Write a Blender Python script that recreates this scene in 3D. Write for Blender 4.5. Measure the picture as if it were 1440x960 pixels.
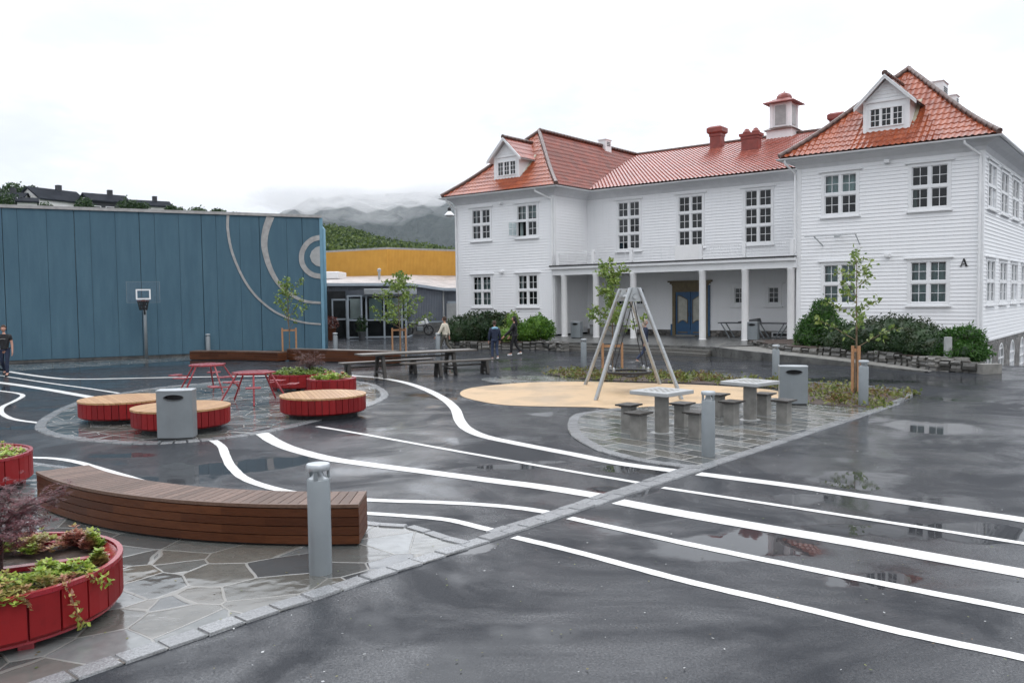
import bpy, bmesh, math, random
from mathutils import Vector, Matrix
R = math.radians
PI = math.pi
random.seed(7)
for o in list(bpy.data.objects): bpy.data.objects.remove(o)
SC = bpy.context.scene
COL = SC.collection

# ------------------------------------------------------------------ camera
FPX, PIT, ROLL, YAW, CH = 1179.7, .05135, -.01243, -.6722, 2.4
_fw = Vector((0, math.cos(PIT), -math.sin(PIT)))
_rt = Vector((1, 0, 0)); _up = Vector((0, math.sin(PIT), math.cos(PIT)))
_r = math.cos(ROLL)*_rt + math.sin(ROLL)*_up
_u = -math.sin(ROLL)*_rt + math.cos(ROLL)*_up
CAMP = Vector((0, 0, CH))
cd = bpy.data.cameras.new('camera'); cam = bpy.data.objects.new('camera', cd); COL.objects.link(cam)
cd.sensor_width = 36; cd.lens = FPX/1440*36; cd.clip_start = .1; cd.clip_end = 12000
m = Matrix.Identity(4)
for i, v in enumerate((_r, _u, -_fw)):
    for j in range(3): m[j][i] = v[j]
m.translation = CAMP
cam.matrix_world = m
SC.camera = cam

# ------------------------------------------------------------------ world, sun, exposure
SUN_EL, SUN_RZ = R(52), R(150)
W = bpy.data.worlds.new('World'); SC.world = W; W.use_nodes = True
nt = W.node_tree; nt.nodes.clear()
def wn(t, **k):
    n = nt.nodes.new(t)
    for a, b in k.items(): setattr(n, a, b)
    return n
out = wn('ShaderNodeOutputWorld'); bg = wn('ShaderNodeBackground'); bg.inputs[1].default_value = .15
sky = wn('ShaderNodeTexSky', sky_type='NISHITA', sun_disc=False, sun_elevation=SUN_EL, sun_rotation=SUN_RZ)
tc = wn('ShaderNodeTexCoord'); sep = wn('ShaderNodeSeparateXYZ'); nt.links.new(tc.outputs['Generated'], sep.inputs[0])
# overcast deck: brighter towards the zenith and ahead, with soft cloud structure
def wmr(f, a, b, c, d, sm=False):
    q = wn('ShaderNodeMapRange'); q.interpolation_type = 'SMOOTHSTEP' if sm else 'LINEAR'; nt.links.new(f, q.inputs[0])
    for i_, v_ in enumerate((a, b, c, d)): q.inputs[i_+1].default_value = v_
    return q.outputs[0]
def wma(op, a, b):
    q = wn('ShaderNodeMath', operation=op)
    for i_, v_ in enumerate((a, b)):
        if hasattr(v_, 'is_linked'): nt.links.new(v_, q.inputs[i_])
        else: q.inputs[i_].default_value = v_
    return q.outputs[0]
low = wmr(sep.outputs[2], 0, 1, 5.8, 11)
high = wma('MULTIPLY', wmr(sep.outputs[2], .30, .55, 0, 1, True), wmr(sep.outputs[1], -.1, .6, 0, 17, True))  # extra sky brightness added ahead, above the view, for sheen on wet ground
mp = wn('ShaderNodeMapping'); mp.inputs['Scale'].default_value = (1, 1, 2.6); nt.links.new(tc.outputs['Generated'], mp.inputs[0])
nz = wn('ShaderNodeTexNoise'); nz.inputs['Scale'].default_value = 1.9; nz.inputs['Detail'].default_value = 7; nz.inputs['Roughness'].default_value = .55
nt.links.new(mp.outputs[0], nz.inputs[0])
cr = wn('ShaderNodeValToRGB'); cr.color_ramp.elements[0].position = .34; cr.color_ramp.elements[0].color = (.80, .83, .87, 1)
cr.color_ramp.elements[1].position = .54; cr.color_ramp.elements[1].color = (.975, .995, 1.045, 1)
nt.links.new(nz.outputs[0], cr.inputs[0])
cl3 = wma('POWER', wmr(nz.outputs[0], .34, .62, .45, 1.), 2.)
front_lift = wma('MULTIPLY', wmr(sep.outputs[2], .09, .24, 0, 1, True), wmr(sep.outputs[1], -.1, .6, 0, 6.5, True))  # weaker brightening added lower down ahead, also for the ground sheen
tot = wma('ADD', low, wma('ADD', wma('MULTIPLY', high, cl3), wma('MULTIPLY', front_lift, wma('POWER', wmr(nz.outputs[0], .44, .62, .0, 1., True), 1.5))))
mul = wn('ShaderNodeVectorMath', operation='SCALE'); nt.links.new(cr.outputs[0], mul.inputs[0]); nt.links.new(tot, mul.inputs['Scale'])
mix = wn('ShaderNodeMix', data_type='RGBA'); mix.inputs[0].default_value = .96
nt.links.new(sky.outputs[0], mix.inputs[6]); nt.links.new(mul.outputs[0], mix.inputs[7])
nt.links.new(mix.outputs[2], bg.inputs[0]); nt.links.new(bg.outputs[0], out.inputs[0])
sd = bpy.data.lights.new('sun', 'SUN'); sd.energy = .5; sd.angle = R(25); sd.color = (1, .97, .93)
so = bpy.data.objects.new('sun', sd); COL.objects.link(so); so.rotation_euler = (R(90)-SUN_EL, 0, PI-SUN_RZ)
SC.view_settings.view_transform = 'Standard'; SC.view_settings.look = 'None'
SC.view_settings.exposure = 0.10; SC.view_settings.gamma = 1
SC.render.engine = 'CYCLES'

# ------------------------------------------------------------------ pixel rays (1440x960 picture) to points in the world
def ray(x, y): return _fw + _r*((x-720)/FPX) - _u*((y-480)/FPX)
def at(x, y, z=0.):
    d = ray(x, y); return CAMP + d*((z-CH)/d.z)
def far(x, y, dist):
    d = ray(x, y); return CAMP + d*(dist/math.hypot(d.x, d.y))

# ------------------------------------------------------------------ materials
MATS = {}
class NT:
    def __init__(s, name):
        s.m = bpy.data.materials.new(name); s.m.use_nodes = True; s.t = s.m.node_tree; s.b = s.t.nodes['Principled BSDF']; s.out = s.t.nodes['Material Output']
        s.tc = s.t.nodes.new('ShaderNodeTexCoord'); MATS[name] = s.m
    def n(s, t, ins=None, **k):
        q = s.t.nodes.new(t)
        for a, b in k.items(): setattr(q, a, b)
        for a, b in (ins or {}).items():
            if hasattr(b, 'is_linked'): s.t.links.new(b, q.inputs[a])
            else: q.inputs[a].default_value = b
        return q
    def l(s, a, b): s.t.links.new(a, b)
    def set(s, **k):
        for a, b in k.items():
            a = a.replace('_', ' ')
            if hasattr(b, 'is_linked'): s.l(b, s.b.inputs[a])
            else: s.b.inputs[a].default_value = b
    def noise(s, sc, det=4, rough=.55, vec=None, dist=0):
        return s.n('ShaderNodeTexNoise', {'Vector': vec or s.tc.outputs['Object'], 'Scale': sc, 'Detail': det, 'Roughness': rough, 'Distortion': dist}).outputs[0]
    def ramp(s, f, a, b, ca, cb):
        q = s.n('ShaderNodeValToRGB', {0: f}); e = q.color_ramp.elements
        e[0].position = a; e[1].position = b; e[0].color = (*ca, 1) if len(ca) == 3 else ca; e[1].color = (*cb, 1) if len(cb) == 3 else cb
        return q.outputs[0]
    def mr(s, f, a, b, c, d):
        return s.n('ShaderNodeMapRange', {0: f, 1: a, 2: b, 3: c, 4: d}).outputs[0]
    def math(s, op, a, b=0.):
        return s.n('ShaderNodeMath', {0: a, 1: b}, operation=op).outputs[0]
    def mix(s, f, a, b, bt='MIX'):
        q = s.n('ShaderNodeMix', data_type='RGBA', blend_type=bt)
        for i, v in ((0, f), (6, a), (7, b)):
            if hasattr(v, 'is_linked'): s.l(v, q.inputs[i])
            else: q.inputs[i].default_value = (*v, 1) if isinstance(v, tuple) and len(v) == 3 else v
        return q.outputs[2]
    def bump(s, h, st=.3, d=.01, nrm=None):
        q = s.n('ShaderNodeBump', {'Height': h, 'Strength': st, 'Distance': d})
        if nrm: s.l(nrm, q.inputs['Normal'])
        return q.outputs[0]
def plain(name, c, rough=.5, var=.18, sc=6, bump=.15, bsc=40, metal=0., coat=0., spec=.5):
    s = NT(name); f = s.noise(sc, 5)
    a = tuple(max(0, v*(1-var)) for v in c); b = tuple(min(1, v*(1+var)) for v in c)
    s.set(Base_Color=s.ramp(f, .3, .7, a, b), Roughness=s.mr(s.noise(sc*2.3, 3), .3, .7, rough*.8, min(1, rough*1.25)), Metallic=metal, Coat_Weight=coat, Specular_IOR_Level=spec)
    s.b.inputs['Coat Roughness'].default_value = .12
    if bump: s.set(Normal=s.bump(s.noise(bsc, 3), bump, .004))
    return s.m
def leafy(name, c1, c2, rough=.45, c3=None):
    s = NT(name); g = s.n('ShaderNodeNewGeometry'); rnd = g.outputs['Random Per Island']
    col = s.ramp(rnd, 0, 1, c1, c2)
    if c3: col = s.mix(s.mr(s.noise(2.2, 2), .5, .62, 0, 1), col, c3)
    s.set(Base_Color=col, Roughness=rough, Specular_IOR_Level=.35)
    tr = s.n('ShaderNodeBsdfTranslucent', {0: col}); mx = s.n('ShaderNodeMixShader', {0: .22})
    s.l(s.b.outputs[0], mx.inputs[1]); s.l(tr.outputs[0], mx.inputs[2]); s.l(mx.outputs[0], s.out.inputs[0])
    return s.m

# wet asphalt with standing puddles
PUD = [(345, 655, 1.25, .62, 28), (250, 655, .35, .22, 0), (705, 656, .62, .3, 10), (875, 688, .55, .34, -20), (905, 660, .9, .3, -20), (1085, 762, .55, .62, 20), (1225, 812, .52, .28, 0),
       (1130, 700, .5, .3, 20), (1205, 672, .8, .5, 10), (1310, 600, .9, 1.0, 10), (1180, 745, .5, .3, 0), (1370, 748, .7, .45, 0), (1290, 748, .6, .4, 0), (1000, 770, .7, .5, 0), (110, 575, 1.2, .35, 0), (75, 545, 2.4, 1., 0), (215, 512, 3.5, 1.2, 30), (60, 600, 1.6, .4, 10), (170, 640, .6, .22, 0), (660, 770, .3, .2, 0), (760, 650, .5, .2, 0), (960, 505, 3.2, 1.0, -20), (1200, 535, 2.2, .6, -20), (770, 582, .5, .3, 0), (1200, 678, .5, .6, 0)]
def asphalt(name, col=(.019, .021, .025), puddles=True, tilt=.3, base_r=.20):
    s = NT(name); oc = s.tc.outputs['Object']
    warp = s.n('ShaderNodeTexNoise', {'Vector': oc, 'Scale': 1.6, 'Detail': 5, 'Roughness': .6})
    wv = s.n('ShaderNodeVectorMath', {0: warp.outputs['Color'], 1: (.5, .5, .5)}, operation='SUBTRACT').outputs[0]
    wv = s.n('ShaderNodeVectorMath', {0: wv, 'Scale': .75}, operation='SCALE').outputs[0]
    pv = s.n('ShaderNodeVectorMath', {0: oc, 1: wv}, operation='ADD').outputs[0]
    big = s.noise(.33, 4, .55); mid = s.noise(1.3, 5, .6)
    wet = s.mr(s.math('ADD', s.math('MULTIPLY', big, .7), s.math('MULTIPLY', mid, .3)), .47, .60, 0, 1)
    wet = s.math('MULTIPLY', wet, .86)
    if puddles:
        acc = None
        for (px, py, a, b, ang) in PUD:
            c = at(px, py)
            v = s.n('ShaderNodeVectorMath', {0: pv, 1: (c.x, c.y, 0)}, operation='SUBTRACT').outputs[0]
            mpn = s.n('ShaderNodeMapping', {'Vector': v, 'Rotation': (0, 0, -R(ang)), 'Scale': (1, 1, 0)}, vector_type='POINT').outputs[0]
            v = s.n('ShaderNodeVectorMath', {0: mpn, 1: (1/a, 1/b, 0)}, operation='MULTIPLY').outputs[0]
            ln = s.n('ShaderNodeVectorMath', {0: v}, operation='LENGTH').outputs['Value']
            q = s.mr(ln, .72, 1.15, 1, 0)
            acc = q if acc is None else s.math('MAXIMUM', acc, q)
        pud = acc
        wet = s.math('MAXIMUM', wet, pud)
    fine = s.noise(120, 3, .75); vor = s.n('ShaderNodeTexVoronoi', {'Vector': oc, 'Scale': 85.}).outputs['Distance']
    coarse = s.noise(38, 4, .8)
    grain = s.math('ADD', s.math('ADD', s.math('MULTIPLY', fine, .6), s.math('MULTIPLY', vor, .8)), s.math('MULTIPLY', coarse, 2.2))
    colr = s.ramp(fine, .36, .66, tuple(v*.45 for v in col), tuple(v*2.1 for v in col))
    colr = s.mix(s.mr(coarse, .45, .7, 0, .6), colr, tuple(v*2.4 for v in col)); colr = s.mix(s.mr(mid, .35, .7, 0, .35), colr, tuple(v*1.6 for v in col))
    colr = s.mix(s.math('MULTIPLY', wet, .5), colr, tuple(v*.5 for v in col))
    speck = s.mr(s.n('ShaderNodeTexVoronoi', {'Vector': oc, 'Scale': 9., 'Randomness': 1.}).outputs['Distance'], .035, .045, 1, 0)
    speck = s.math('MULTIPLY', speck, s.mr(s.noise(.9, 1), .58, .62, 0, 1))
    colr = s.mix(speck, colr, (.35, .35, .34))
    rgh = s.mr(wet, 0, 1, .20, .012); rgh = s.math('ADD', rgh, s.mr(mid, .3, .7, -.015, .07))
    rgh = s.math('MAXIMUM', rgh, .012)
    film = s.mr(s.noise(.42, 7, .62, None, 1.3), .40, .58, .22, .95)
    salt = s.mr(s.noise(52, 3, .8), .36, .62, .45, 1.15)
    film = s.math('MULTIPLY', film, salt)
    film = s.math('MAXIMUM', film, wet)
    s.set(Base_Color=colr, Roughness=.6, IOR=1.5, Specular_IOR_Level=.04, Coat_Weight=film)
    s.b.inputs['Coat IOR'].default_value = 1.45
    cgh = s.math('MAXIMUM', s.math('ADD', s.mr(wet, 0, 1, .13, .012), s.mr(mid, .3, .7, -.03, .04)), .01)
    s.l(cgh, s.b.inputs['Coat Roughness'])
    cb1 = s.n('ShaderNodeBump', {'Height': grain, 'Strength': s.mr(wet, 0, .9, .30, .0), 'Distance': .004})
    cb2 = s.n('ShaderNodeBump', {'Height': s.noise(3.2, 3), 'Strength': s.mr(wet, .3, 1, .22, .010), 'Distance': .03, 'Normal': cb1.outputs[0]})
    s.l(cb2.outputs[0], s.b.inputs['Coat Normal'])
    bst = s.mr(wet, 0, .95, .75, .0)
    b1 = s.n('ShaderNodeBump', {'Height': grain, 'Strength': bst, 'Distance': .007})
    b2 = s.n('ShaderNodeBump', {'Height': s.noise(3.2, 3), 'Strength': s.mr(wet, .3, 1, .30, .010), 'Distance': .03, 'Normal': b1.outputs[0]})
    s.set(Normal=b2.outputs[0])
    return s.m
asphalt('asphalt')
def flags(name, scale, brick=False):
    s = NT(name); oc = s.tc.outputs['Object']
    wv = s.n('ShaderNodeTexNoise', {'Vector': oc, 'Scale': 1.5, 'Detail': 2}).outputs['Color']
    v = s.mix(.035, oc, wv, 'LINEAR_LIGHT') if not brick else oc
    if brick:
        mp2 = s.n('ShaderNodeMapping', {'Vector': oc, 'Rotation': (0, 0, R(51.5))}).outputs[0]
        bt = s.n('ShaderNodeTexBrick', {'Vector': mp2, 'Scale': scale, 'Mortar Size': .017, 'Color1': (0, 0, 0, 1), 'Color2': (1, 1, 1, 1), 'Mortar': (.5, .5, .5, 1), 'Brick Width': .8, 'Row Height': .38, 'Mortar Smooth': .1}, offset_frequency=2)
        joint = bt.outputs['Fac']; cid = bt.outputs['Color']
    else:
        v1 = s.n('ShaderNodeTexVoronoi', {'Vector': v, 'Scale': scale, 'Randomness': .95}, feature='DISTANCE_TO_EDGE'); joint = s.mr(v1.outputs[0], .010, .020, 1, 0)
        v2 = s.n('ShaderNodeTexVoronoi', {'Vector': v, 'Scale': scale, 'Randomness': .95}); cid = v2.outputs['Color']
    sepc = s.n('ShaderNodeSeparateColor', {0: cid})
    q = s.n('ShaderNodeValToRGB', {0: sepc.outputs[0]}); e = q.color_ramp.elements
    e[0].position = 0; e[0].color = (.06, .068, .075, 1); e[1].position = 1; e[1].color = (.24, .245, .24, 1)
    for p_, c_ in ((.3, (.10, .105, .10)), (.55, (.135, .125, .105)), (.75, (.13, .15, .155))):
        z = e.new(p_); z.color = (*c_, 1)
    col = s.mix(s.mr(s.noise(9, 5), .3, .7, 0, .4), q.outputs[0], (.07, .072, .07))
    col = s.mix(s.math('MULTIPLY', joint, .5), col, (.25, .24, .22))
    wet = s.mr(s.noise(.8, 3), .36, .56, 0, 1)
    rg = s.mr(wet, 0, 1, .22, .04); rg = s.math('ADD', rg, s.math('MULTIPLY', joint, .3))
    h = s.math('SUBTRACT', s.math('MULTIPLY', s.noise(14, 4), .35), s.math('MULTIPLY', joint, .6))
    tilt = s.math('MULTIPLY', sepc.outputs[1], .4)
    s.set(Base_Color=col, Roughness=rg, Specular_IOR_Level=.95)
    b1 = s.bump(h, .35, .012); b2 = s.bump(s.noise(2.4, 2), .35, .05, b1)
    s.set(Normal=b2)
    return s.m
flags('flagstone', 1.8); flags('flagstone_small', 2.1); flags('slab_stone', 1.0, True)
# granite
s = NT('granite'); f = s.noise(60, 3, .8); g_ = s.n('ShaderNodeNewGeometry')
col = s.ramp(f, .35, .65, (.13, .135, .14), (.33, .34, .35)); col = s.mix(s.mr(g_.outputs['Random Per Island'], 0, 1, 0, .6), col, (.13, .135, .14))
s.set(Base_Color=col, Roughness=.2, Normal=s.bump(s.noise(30, 4), .5, .01))
s = NT('paint_white'); f = s.noise(45, 6, .8); dirt = s.mr(s.noise(1.7, 5, .7), .35, .75, 0, .55)
pc_ = s.mix(dirt, (.74, .74, .72), (.50, .50, .49)); s.set(Base_Color=s.mix(s.mr(f, .56, .66, 0, .7), pc_, (.12, .12, .125)), Roughness=.3, Normal=s.bump(s.noise(150, 2), .4, .003))
# painted clapboards: faint grime in streaks
s = NT('siding_white'); mpn = s.n('ShaderNodeMapping', {'Vector': s.tc.outputs['Object'], 'Scale': (9, 9, .6)}).outputs[0]
st = s.noise(1, 5, .6, mpn)
s.set(Base_Color=s.mix(s.mr(st, .5, .8, 0, .3), (.86, .87, .885), (.70, .72, .72)), Roughness=.42, Normal=s.bump(s.noise(25, 3), .12, .004))
plain('trim_white', (.80, .81, .82), .38, .04, 3)
plain('soffit_white', (.72, .73, .75), .5, .05, 3)
plain('column_white', (.80, .80, .80), .4, .04, 3)
def tilem(name, c1, c2, c3, rough, spec):
    s = NT(name); mpn = s.n('ShaderNodeMapping', {'Vector': s.tc.outputs['Object'], 'Scale': (4.4, 2.9, 2.9)}).outputs[0]
    wn_ = s.n('ShaderNodeTexWhiteNoise', {'Vector': s.n('ShaderNodeVectorMath', {0: mpn}, operation='FLOOR').outputs[0]}, noise_dimensions='3D').outputs[0]
    c = s.ramp(wn_, 0, 1, c1, c2); c = s.mix(s.mr(s.noise(.9, 4), .45, .75, 0, .7), c, c3)
    c = s.mix(s.mr(s.noise(18, 3), .55, .75, 0, .45), c, tuple(v*.4 for v in c3))
    s.set(Base_Color=c, Roughness=rough, Specular_IOR_Level=spec, Normal=s.bump(s.noise(35, 3), .15, .004))
    return s.m
tilem('tiles_red', (.25, .055, .022), (.37, .095, .040), (.14, .036, .024), .18, .3)
tilem('tiles_mid', (.28, .072, .048), (.38, .105, .072), (.20, .062, .048), .22, .5)
tilem('tiles_dark', (.15, .036, .024), (.25, .056, .032), (.10, .040, .032), .4, .15)  # darker, browner tiles on the inner slope of the left wing
plain('ridge_dark', (.10, .055, .045), .35, .4, 5)
s = NT('red_wood'); g_ = s.n('ShaderNodeNewGeometry')
col = s.mix(g_.outputs['Random Per Island'], (.17, .007, .009), (.25, .012, .014)); col = s.mix(s.mr(s.noise(12, 4), .55, .8, 0, .4), col, (.07, .005, .006))
s.set(Base_Color=col, Roughness=.5, Specular_IOR_Level=.25, Normal=s.bump(s.noise(45, 3), .15, .004))
plain('red_steel', (.27, .016, .026), .28, .12, 4, coat=.3)
plain('red_chimney', (.22, .045, .035), .45, .2, 3)
def planks(name, c1, c2, rough, sc, coat=0.):
    s = NT(name); g_ = s.n('ShaderNodeNewGeometry'); rnd = g_.outputs['Random Per Island']
    mpn = s.n('ShaderNodeMapping', {'Vector': s.tc.outputs['Object'], 'Scale': sc}).outputs[0]
    gr = s.noise(3, 6, .65, mpn, .6)
    c = s.mix(rnd, c1, c2); c = s.mix(s.mr(gr, .4, .7, 0, .6), c, tuple(v*.45 for v in c1))
    s.set(Base_Color=c, Roughness=rough, Coat_Weight=coat, Specular_IOR_Level=.18, Normal=s.bump(gr, .3, .006))
    return s.m
planks('plank_brown', (.065, .022, .010), (.125, .045, .019), .45, (3, 3, 34))
planks('plank_top', (.10, .058, .040), (.19, .12, .09), .42, (10, 10, 10))
planks('plank_dark', (.04, .037, .035), (.09, .083, .076), .35, (8, 8, 8))
planks('plank_grey', (.09, .08, .072), (.17, .155, .14), .28, (8, 8, 8))
planks('plank_tan', (.42, .235, .115), (.55, .34, .175), .35, (12, 4, 12))
planks('stake_wood', (.42, .22, .11), (.52, .30, .17), .6, (9, 9, 3))
plain('steel_grey', (.215, .24, .255), .42, .06, 4, metal=.25)
plain('steel_light', (.42, .45, .47), .35, .08, 4, metal=.5)
plain('steel_dark', (.06, .065, .07), .4, .2, 5)
plain('galvanised', (.42, .44, .45), .32, .12, 8, metal=.7)
plain('black_void', (.012, .012, .014), .6, .1, 4, 0)
plain('rope_black', (.02, .02, .022), .6, .3, 30)
plain('concrete', (.21, .205, .19), .5, .3, 4, .3, 30)
plain('concrete_light', (.36, .37, .37), .35, .12, 4, .2, 40)
plain('concrete_dark', (.10, .10, .095), .3, .45, 2.5, .4, 25)
# blue render hall
s = NT('hall_blue'); mpn = s.n('ShaderNodeMapping', {'Vector': s.tc.outputs['Object'], 'Scale': (2, 2, .35)}).outputs[0]
c = s.mix(s.mr(s.noise(1.6, 5, .6, mpn), .35, .7, 0, 1), (.048, .112, .160), (.064, .138, .188)); c = s.mix(s.mr(s.noise(28, 3), .45, .7, 0, .35), c, (.038, .09, .135)); rs_ = s.noise(1.0, 5, .65, s.n('ShaderNodeMapping', {'Vector': s.tc.outputs['Object'], 'Scale': (5, 5, .25)}).outputs[0]); c = s.mix(s.mr(rs_, .55, .75, 0, .3), c, (.10, .18, .23)); c = s.mix(s.mr(rs_, .28, .42, .3, 0), c, (.03, .07, .10))
s.set(Base_Color=c, Roughness=.7, Normal=s.bump(s.noise(60, 3), .4, .008))
plain('hall_trim', (.15, .30, .40), .5, .08, 3)
plain('aluminium', (.36, .355, .35), .4, .2, 5, metal=.3)
s = NT('ochre_wood'); wv = s.n('ShaderNodeTexWave', {'Vector': s.tc.outputs['Object'], 'Scale': 2.2, 'Distortion': .3, 'Detail': 1}, bands_direction='X').outputs[0]
c = s.mix(s.mr(s.noise(1.3, 4), .3, .7, 0, 1), (.55, .28, .055), (.64, .345, .07)); c = s.mix(s.mr(wv, 0, .12, .55, 0), c, (.30, .13, .02))
s.set(Base_Color=c, Roughness=.6, Specular_IOR_Level=.1, Normal=s.bump(wv, .3, .02))
s = NT('grey_cladding'); wv = s.n('ShaderNodeTexWave', {'Vector': s.tc.outputs['Object'], 'Scale': 3., 'Distortion': 0}, bands_direction='X').outputs[0]
s.set(Base_Color=s.mix(s.mr(s.noise(1, 4), .3, .7, 0, 1), (.085, .10, .125), (.115, .13, .155)), Roughness=.45, Normal=s.bump(wv, .5, .03))
plain('roof_felt', (.30, .26, .24), .4, .4, 1.2, .3, 20)
plain('frame_grey', (.32, .37, .42), .4, .08, 4)
# window glass: thin reflective sheet
s = NT('glass'); lw = s.n('ShaderNodeFresnel', {'IOR': 1.5}).outputs[0]
gl = s.n('ShaderNodeBsdfGlossy', {'Roughness': .015, 'Color': (.95, .97, 1, 1)}); trn = s.n('ShaderNodeBsdfTransparent', {0: (.62, .70, .70, 1)})
s.l(s.bump(s.noise(1.1, 2), .06, .02), gl.inputs['Normal'])
mx = s.n('ShaderNodeMixShader', {0: s.math('ADD', s.math('MULTIPLY', lw, .95), .0)}); s.l(trn.outputs[0], mx.inputs[1]); s.l(gl.outputs[0], mx.inputs[2]); s.l(mx.outputs[0], s.out.inputs[0])
s = NT('clear_plate'); gl = s.n('ShaderNodeBsdfGlossy', {'Roughness': .05, 'Color': (.95, .97, 1, 1)}); trn = s.n('ShaderNodeBsdfTransparent', {0: (.9, .93, .95, 1)})
mx = s.n('ShaderNodeMixShader', {0: .02}); s.l(trn.outputs[0], mx.inputs[1]); s.l(gl.outputs[0], mx.inputs[2]); s.l(mx.outputs[0], s.out.inputs[0])
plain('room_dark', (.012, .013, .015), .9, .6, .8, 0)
plain('curtain', (.42, .50, .50), .9, .15, 2)
plain('curtain_pale', (.62, .62, .60), .9, .1, 2)
plain('door_blue', (.030, .095, .20), .35, .15, 5)
plain('door_cream', (.42, .42, .37), .45, .15, 5)
plain('door_ochre', (.16, .12, .06), .45, .2, 5)
plain('zinc_pale', (.50, .47, .36), .45, .1, 4)
s = NT('rubble'); oc = s.tc.outputs['Object']
v1 = s.n('ShaderNodeTexVoronoi', {'Vector': oc, 'Scale': 3.4}, feature='DISTANCE_TO_EDGE').outputs[0]; v2 = s.n('ShaderNodeTexVoronoi', {'Vector': oc, 'Scale': 3.4}).outputs['Color']
sc_ = s.n('ShaderNodeSeparateColor', {0: v2}).outputs[0]
c = s.ramp(sc_, 0, 1, (.07, .065, .06), (.27, .25, .23)); c = s.mix(s.mr(s.noise(16, 4), .4, .7, 0, .5), c, (.06, .06, .055)); c = s.mix(s.mr(v1, .02, .06, .8, 0), c, (.12, .115, .105))
s.set(Base_Color=c, Roughness=.45, Normal=s.bump(s.math('ADD', s.mr(v1, 0, .12, 0, 1), s.math('MULTIPLY', s.noise(20, 3), .3)), .9, .05))
s = NT('wall_stone'); g_ = s.n('ShaderNodeNewGeometry')
c = s.ramp(g_.outputs['Random Per Island'], 0, 1, (.035, .034, .032), (.20, .19, .175)); c = s.mix(s.mr(s.noise(14, 5), .4, .7, 0, .6), c, (.04, .045, .035)); s.set(Base_Color=c, Roughness=.35, Normal=s.bump(s.noise(22, 4), .7, .02))
s = NT('rubber'); f = s.noise(220, 2, .8)
c = s.ramp(f, .3, .7, (.36, .235, .12), (.58, .41, .235)); c = s.mix(s.mr(s.noise(.9, 4), .35, .7, 0, .35), c, (.40, .29, .17))
st_ = s.mr(s.noise(.7, 5, .6), .45, .62, 0, 1); s.set(Base_Color=s.mix(s.math('MULTIPLY', st_, .35), c, (.28, .20, .12)), Roughness=.6, Coat_Weight=s.math('MULTIPLY', st_, .5), Normal=s.bump(f, .4, .005)); s.b.inputs['Coat Roughness'].default_value = .2
plain('soil', (.045, .028, .020), .8, .5, 8, .8, 25)
plain('bark', (.17, .12, .075), .7, .35, 12, .4, 40)
plain('bark_dark', (.06, .03, .028), .6, .3, 12)
leafy('leaf_young', (.10, .18, .035), (.26, .34, .08))
leafy('leaf_pale', (.09, .17, .035), (.28, .34, .10), .35)
leafy('leaf_hedge', (.010, .030, .010), (.035, .075, .022), .4, (.03, .045, .015))
leafy('leaf_bright', (.035, .11, .010), (.12, .24, .025))
leafy('leaf_conifer', (.020, .075, .010), (.06, .15, .02))
leafy('leaf_acer', (.055, .012, .018), (.16, .035, .045))
leafy('leaf_acer_brown', (.07, .020, .015), (.16, .05, .035))
leafy('leaf_sedum', (.16, .28, .03), (.42, .50, .10), .4, (.38, .16, .12))
leafy('leaf_ground', (.07, .11, .02), (.24, .26, .07), .5, (.16, .10, .04))
leafy('leaf_wood', (.012, .035, .010), (.05, .10, .022))
plain('skin', (.50, .27, .20), .5, .05, 5, 0)
for n_, c_ in (('cloth_black', (.012, .012, .014)), ('cloth_navy', (.014, .022, .05)), ('cloth_jeans', (.03, .045, .09)), ('cloth_cream', (.62, .57, .47)), ('cloth_sky', (.22, .42, .55)), ('cloth_olive', (.08, .075, .06)),
               ('cloth_white', (.75, .75, .75)), ('hair_brown', (.05, .028, .018)), ('hair_black', (.012, .010, .010)), ('hair_fair', (.33, .27, .22)), ('cloth_maroon', (.10, .02, .03)), ('cloth_grey', (.25, .24, .23))):
    plain(n_, c_, .8, .15, 12, .2, 60)
plain('house_white', (.75, .75, .74), .6, .05, .5, 0); plain('house_dark', (.03, .033, .04), .6, .2, .5, 0); plain('house_roof', (.022, .025, .032), .9, .2, .5, 0, spec=.05); plain('house_tan', (.30, .27, .16), .6, .1, .5, 0)
s = NT('forest'); oc = s.tc.outputs['Object']; f = s.noise(.05, 8, .65); f2 = s.n('ShaderNodeTexVoronoi', {'Vector': oc, 'Scale': .22}).outputs['Distance']
s.set(Base_Color=s.mix(f2, s.ramp(f, .35, .65, (.007, .015, .013), (.026, .040, .030)), (.004, .009, .008)), Roughness=.9, Normal=s.bump(s.math('ADD', s.math('MULTIPLY', f2, -1.), f), 1, 3.))
s = NT('hill_green'); oc = s.tc.outputs['Object']; f = s.noise(.12, 8, .65)
s.set(Base_Color=s.ramp(f, .35, .65, (.015, .04, .010), (.045, .075, .02)), Roughness=.9, Normal=s.bump(f, 1, 1.))

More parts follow.
